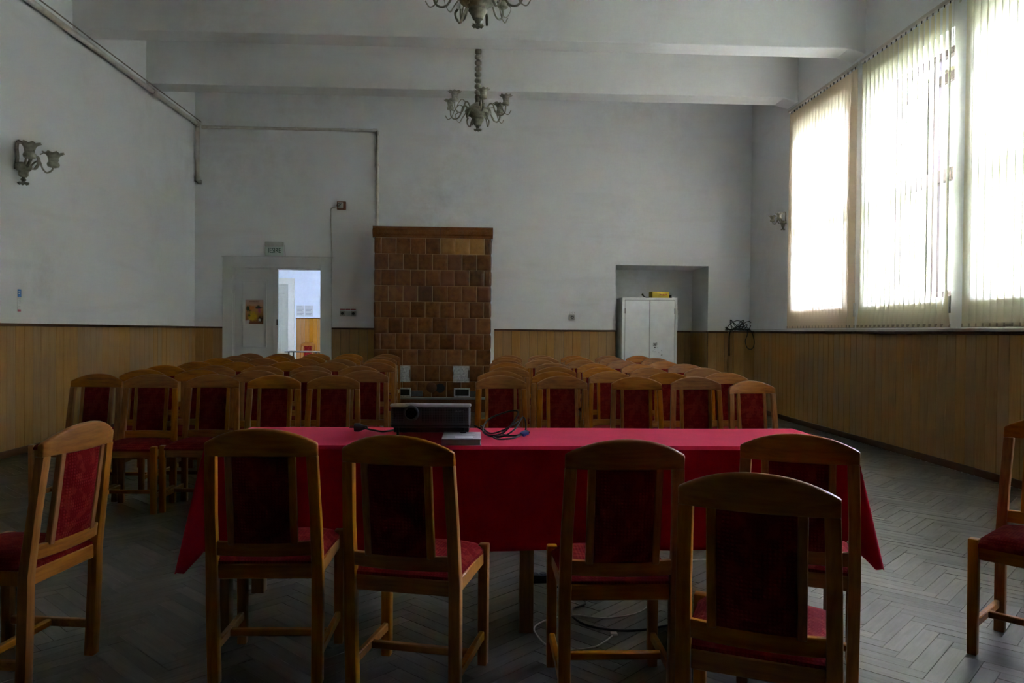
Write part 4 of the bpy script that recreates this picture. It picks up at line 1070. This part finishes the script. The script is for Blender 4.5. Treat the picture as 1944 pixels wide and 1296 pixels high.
# ================================================================== PIPES
def pipe(name, pts, r, label, clips=()):
    m = MB(); m.tube(pts, r, 12); o = m.build(name, 'pipe_paint'); tag(o, label, 'pipe')
    for (p, q) in clips:
        k = MB(); k.tube([p, q], r*1.35, 12); k.build('coupling', 'pipe_paint', o)
    return o
ZP = 4.750
pipe('heating_pipe', [(XL+0.062, YF+0.01, ZP), (XL+0.062, YB-0.066, ZP), (XL+0.062, YB-0.066, ZP-0.06), (XL+0.062, YB-0.066, 3.81), (XL+0.085, YB-0.066, 3.79), (XL+0.12, YB-0.045, 3.79)], 0.034, 'thick pale pipe along the left wall, dropping in the corner',
     [((XL+0.062, 11.3, ZP), (XL+0.062, 11.38, ZP)), ((XL+0.062, YB-0.146, ZP), (XL+0.062, YB-0.066, ZP)), ((XL+0.062, YB-0.066, 3.80), (XL+0.062, YB-0.066, 3.88))])
m = MB(); m.tube([(XL+0.105, 3.0, ZP+0.055), (XL+0.105, YB-0.02, ZP+0.055)], 0.008, 6)
tag(m.build('wall_wire', 'dust_grey'), 'thin wire running above the pale pipe on the left wall', 'wire')
pipe('heating_pipe', [(XL+0.125, YB-0.042, 4.715), (-1.73, YB-0.042, 4.715), (-1.722, YB-0.042, 4.70), (-1.72, YB-0.042, 3.05)], 0.026, 'thin pale pipe across the back wall, dropping to the stove',
     [((-1.80, YB-0.042, 4.715), (-1.73, YB-0.042, 4.715)), ((-1.72, YB-0.042, 4.70), (-1.72, YB-0.042, 4.63)), ((-1.72, YB-0.042, 4.15), (-1.72, YB-0.042, 4.12)), ((-3.1, YB-0.042, 4.715), (-3.06, YB-0.042, 4.715))])

# ================================================================== SMALL THINGS ON THE WALLS
ex = thing('exit_sign', 'green and white exit sign reading IESIRE above the door', 'sign', (-3.445, YB, 2.68))
m = MB(); m.box(-0.15, 0.15, -0.075, 0.0, 0.045, 0.125); m.build('lamp_housing', 'sign_white', ex, bevel=0.008)
m = MB(); m.box(-0.15, 0.155, -0.05, -0.03, -0.105, 0.045); m.build('sign_panel', 'sign_green_tint', ex, bevel=0.003)
text_mesh('lettering', 'IESIRE', 0.118, 'sign_green', ex, (0.008, -0.052, -0.022), sx=0.70, bold=0.0008)
m = MB(); m.tube([(0.165, -0.006, 0.08), (0.17, -0.006, -0.02), (0.18, -0.006, -0.125)], 0.006, 6); m.build('lead', 'sign_white', ex)
jb = thing('socket_box', 'broken rusty loudspeaker socket high on the back wall', 'socket', (-2.325, YB, 3.44))
m = MB(); m.box(-0.075, 0.075, -0.03, 0.0, -0.07, 0.07); m.build('plate', 'rust_plate', jb, bevel=0.006)
m = MB(); m.box(-0.06, 0.03, -0.045, -0.03, -0.05, 0.055); m.build('cover', 'plate_grey', jb, bevel=0.008)
m = MB(); m.tube([(-0.045+0.03*math.cos(k*0.5), -0.05, 0.0+0.03*math.sin(k*0.5)) for k in range(13)], 0.004, 5); m.tube([(-0.05, -0.05, -0.02), (0.0, -0.05, 0.03)], 0.005, 5); m.build('clip', 'black_plastic', jb)
m = MB(); m.tube(spline([(-2.40, YB-0.012, 3.42), (-2.45, YB-0.012, 3.405), (-2.50, YB-0.012, 3.385), (-2.505, YB-0.010, 3.30), (-2.497, YB-0.010, 3.0), (-2.485, YB-0.010, 2.75), (-2.478, YB-0.012, 2.57)]), 0.0055, 6)
tag(m.build('wall_wire', 'pipe_paint'), 'thin wire from the rusty socket down to the door frame', 'wire')
SW = [('light_switch', 'left grey light switch under a red label beside the door'), ('light_switch', 'middle pale light switch under a red label beside the door'), ('light_switch', 'right grey light switch under a red label beside the door')]
for k, (nm, lb) in enumerate(SW):
    o = thing(nm, lb, 'switch', (-2.300+0.093*k, YB, 1.608), group='light switches beside the door')
    m = MB(); m.box(-0.043, 0.043, -0.022, 0.0, -0.046, 0.046); m.build('plate', 'plate_grey' if k != 1 else 'sign_white', o, bevel=0.006)
    if k != 1: ring_y([(0.024, -0.02), (0.024, -0.026), (0.018, -0.027), (0.001, -0.024)], 16).build('knob', 'plate_hole', o)
    else:
        m = MB(); m.box(-0.025, 0.025, -0.03, -0.02, -0.03, 0.03); m.build('rocker', 'sign_white', o, bevel=0.004)
    m = MB(); m.box(-0.040, 0.040, -0.003, 0.0, 0.062, 0.078); m.build('label_strip', 'label_red', o)
so = thing('wall_socket', 'grey wall socket on the white wall left of the cabinet', 'socket', (1.625, YB, 1.582))
m = MB(); m.box(-0.05, 0.05, -0.025, 0.0, -0.046, 0.046); m.build('plate', 'plate_grey', so, bevel=0.006)
ring_y([(0.026, -0.024), (0.026, -0.029), (0.020, -0.028), (0.001, -0.022)], 18).build('socket_well', 'plate_hole', so, loc=(0.008, 0, 0))
text_mesh('pencil_note', '220 V', 0.045, 'plate_grey', so, (0.012, -0.0015, 0.078), extrude=0.0004)
# small info stickers on the left wall
st = thing('wall_sticker', 'small blue white and pink paper notice on the left wall', 'notice', (XL, 8.203, 1.598))
for nm, mt, z0, z1, y0, y1 in (('blue_part', 'label_blue', 0.045, 0.125, -0.030, 0.030), ('white_part', 'label_white', -0.085, 0.040, -0.032, 0.028), ('pink_part', 'label_pink', -0.108, -0.086, -0.030, 0.024)):
    m = MB(); m.box(0.0005, 0.003, y0, y1, z0, z1); m.build(nm, mt, st, smooth=False)
m = MB(); m.box(0.003, 0.0035, -0.02, 0.008, 0.075, 0.085); m.box(0.003, 0.0035, -0.02, 0.014, 0.095, 0.105); m.build('white_print', 'label_white', st, smooth=False)
m = MB(); m.box(0.003, 0.0035, -0.02, 0.015, 0.0, 0.005); m.box(0.003, 0.0035, -0.02, 0.01, -0.02, -0.015); m.box(0.003, 0.0035, -0.02, 0.018, -0.06, -0.055); m.build('grey_print', 'paper_grey', st, smooth=False)
# poster on the door leaf
po = thing('poster', 'flower arrangement poster on the white door leaf', 'poster', (-3.79, YB+0.028, 1.622))
m = MB(); m.box(-0.150, 0.150, -0.004, 0.0, -0.205, 0.205); m.build('print', 'poster_print', po, smooth=False)
m = MB(); m.box(-0.09, 0.08, -0.005, -0.004, 0.165, 0.172); m.box(-0.08, 0.10, -0.005, -0.004, 0.180, 0.186); m.box(-0.10, 0.09, -0.005, -0.004, 0.147, 0.152); m.build('small_print', 'rust_plate', po, smooth=False)
m = MB(); m.box(-0.152, 0.152, -0.003, 0.0, -0.228, -0.205); m.build('white_margin', 'paper_white', po, smooth=False)
# papers on the far room wall
for k, (x0, x1, lb) in enumerate(((-5.22, -4.99, 'left of two printed sheets on the far room wall'), (-4.98, -4.75, 'right of two printed sheets on the far room wall'))):
    o = thing('paper_sheet', lb, 'paper', ((x0+x1)/2, FYB, 1.86), group='sheets on the far wall')
    m = MB(); m.box(-0.115, 0.115, -0.003, 0.0, -0.16, 0.16); m.build('sheet', 'paper_white', o, smooth=False)
    m = MB()
    for j in range(7): m.box(-0.095, 0.06+0.03*((j*7) % 3)/2, -0.004, -0.003, 0.12-j*0.038, 0.132-j*0.038)
    m.build('print', 'print_grey', o, smooth=False)
# table in the far room
ft = thing('folding_table', 'dark topped table in the bright room beyond the door', 'table', (-4.36, 19.55, 0))
m = MB(); m.box(-0.43, 0.43, -0.32, 0.32, 0.755, 0.78); m.build('table_top', 'dark_table', ft, bevel=0.004, smooth=False)
for x in (-0.34, 0.34):
    for y in (-0.25, 0.25):
        m = MB(); m.box(x-0.018, x+0.018, y-0.018, y+0.018, 0.0, 0.755); m.build('leg', 'dark_table', ft, smooth=False)
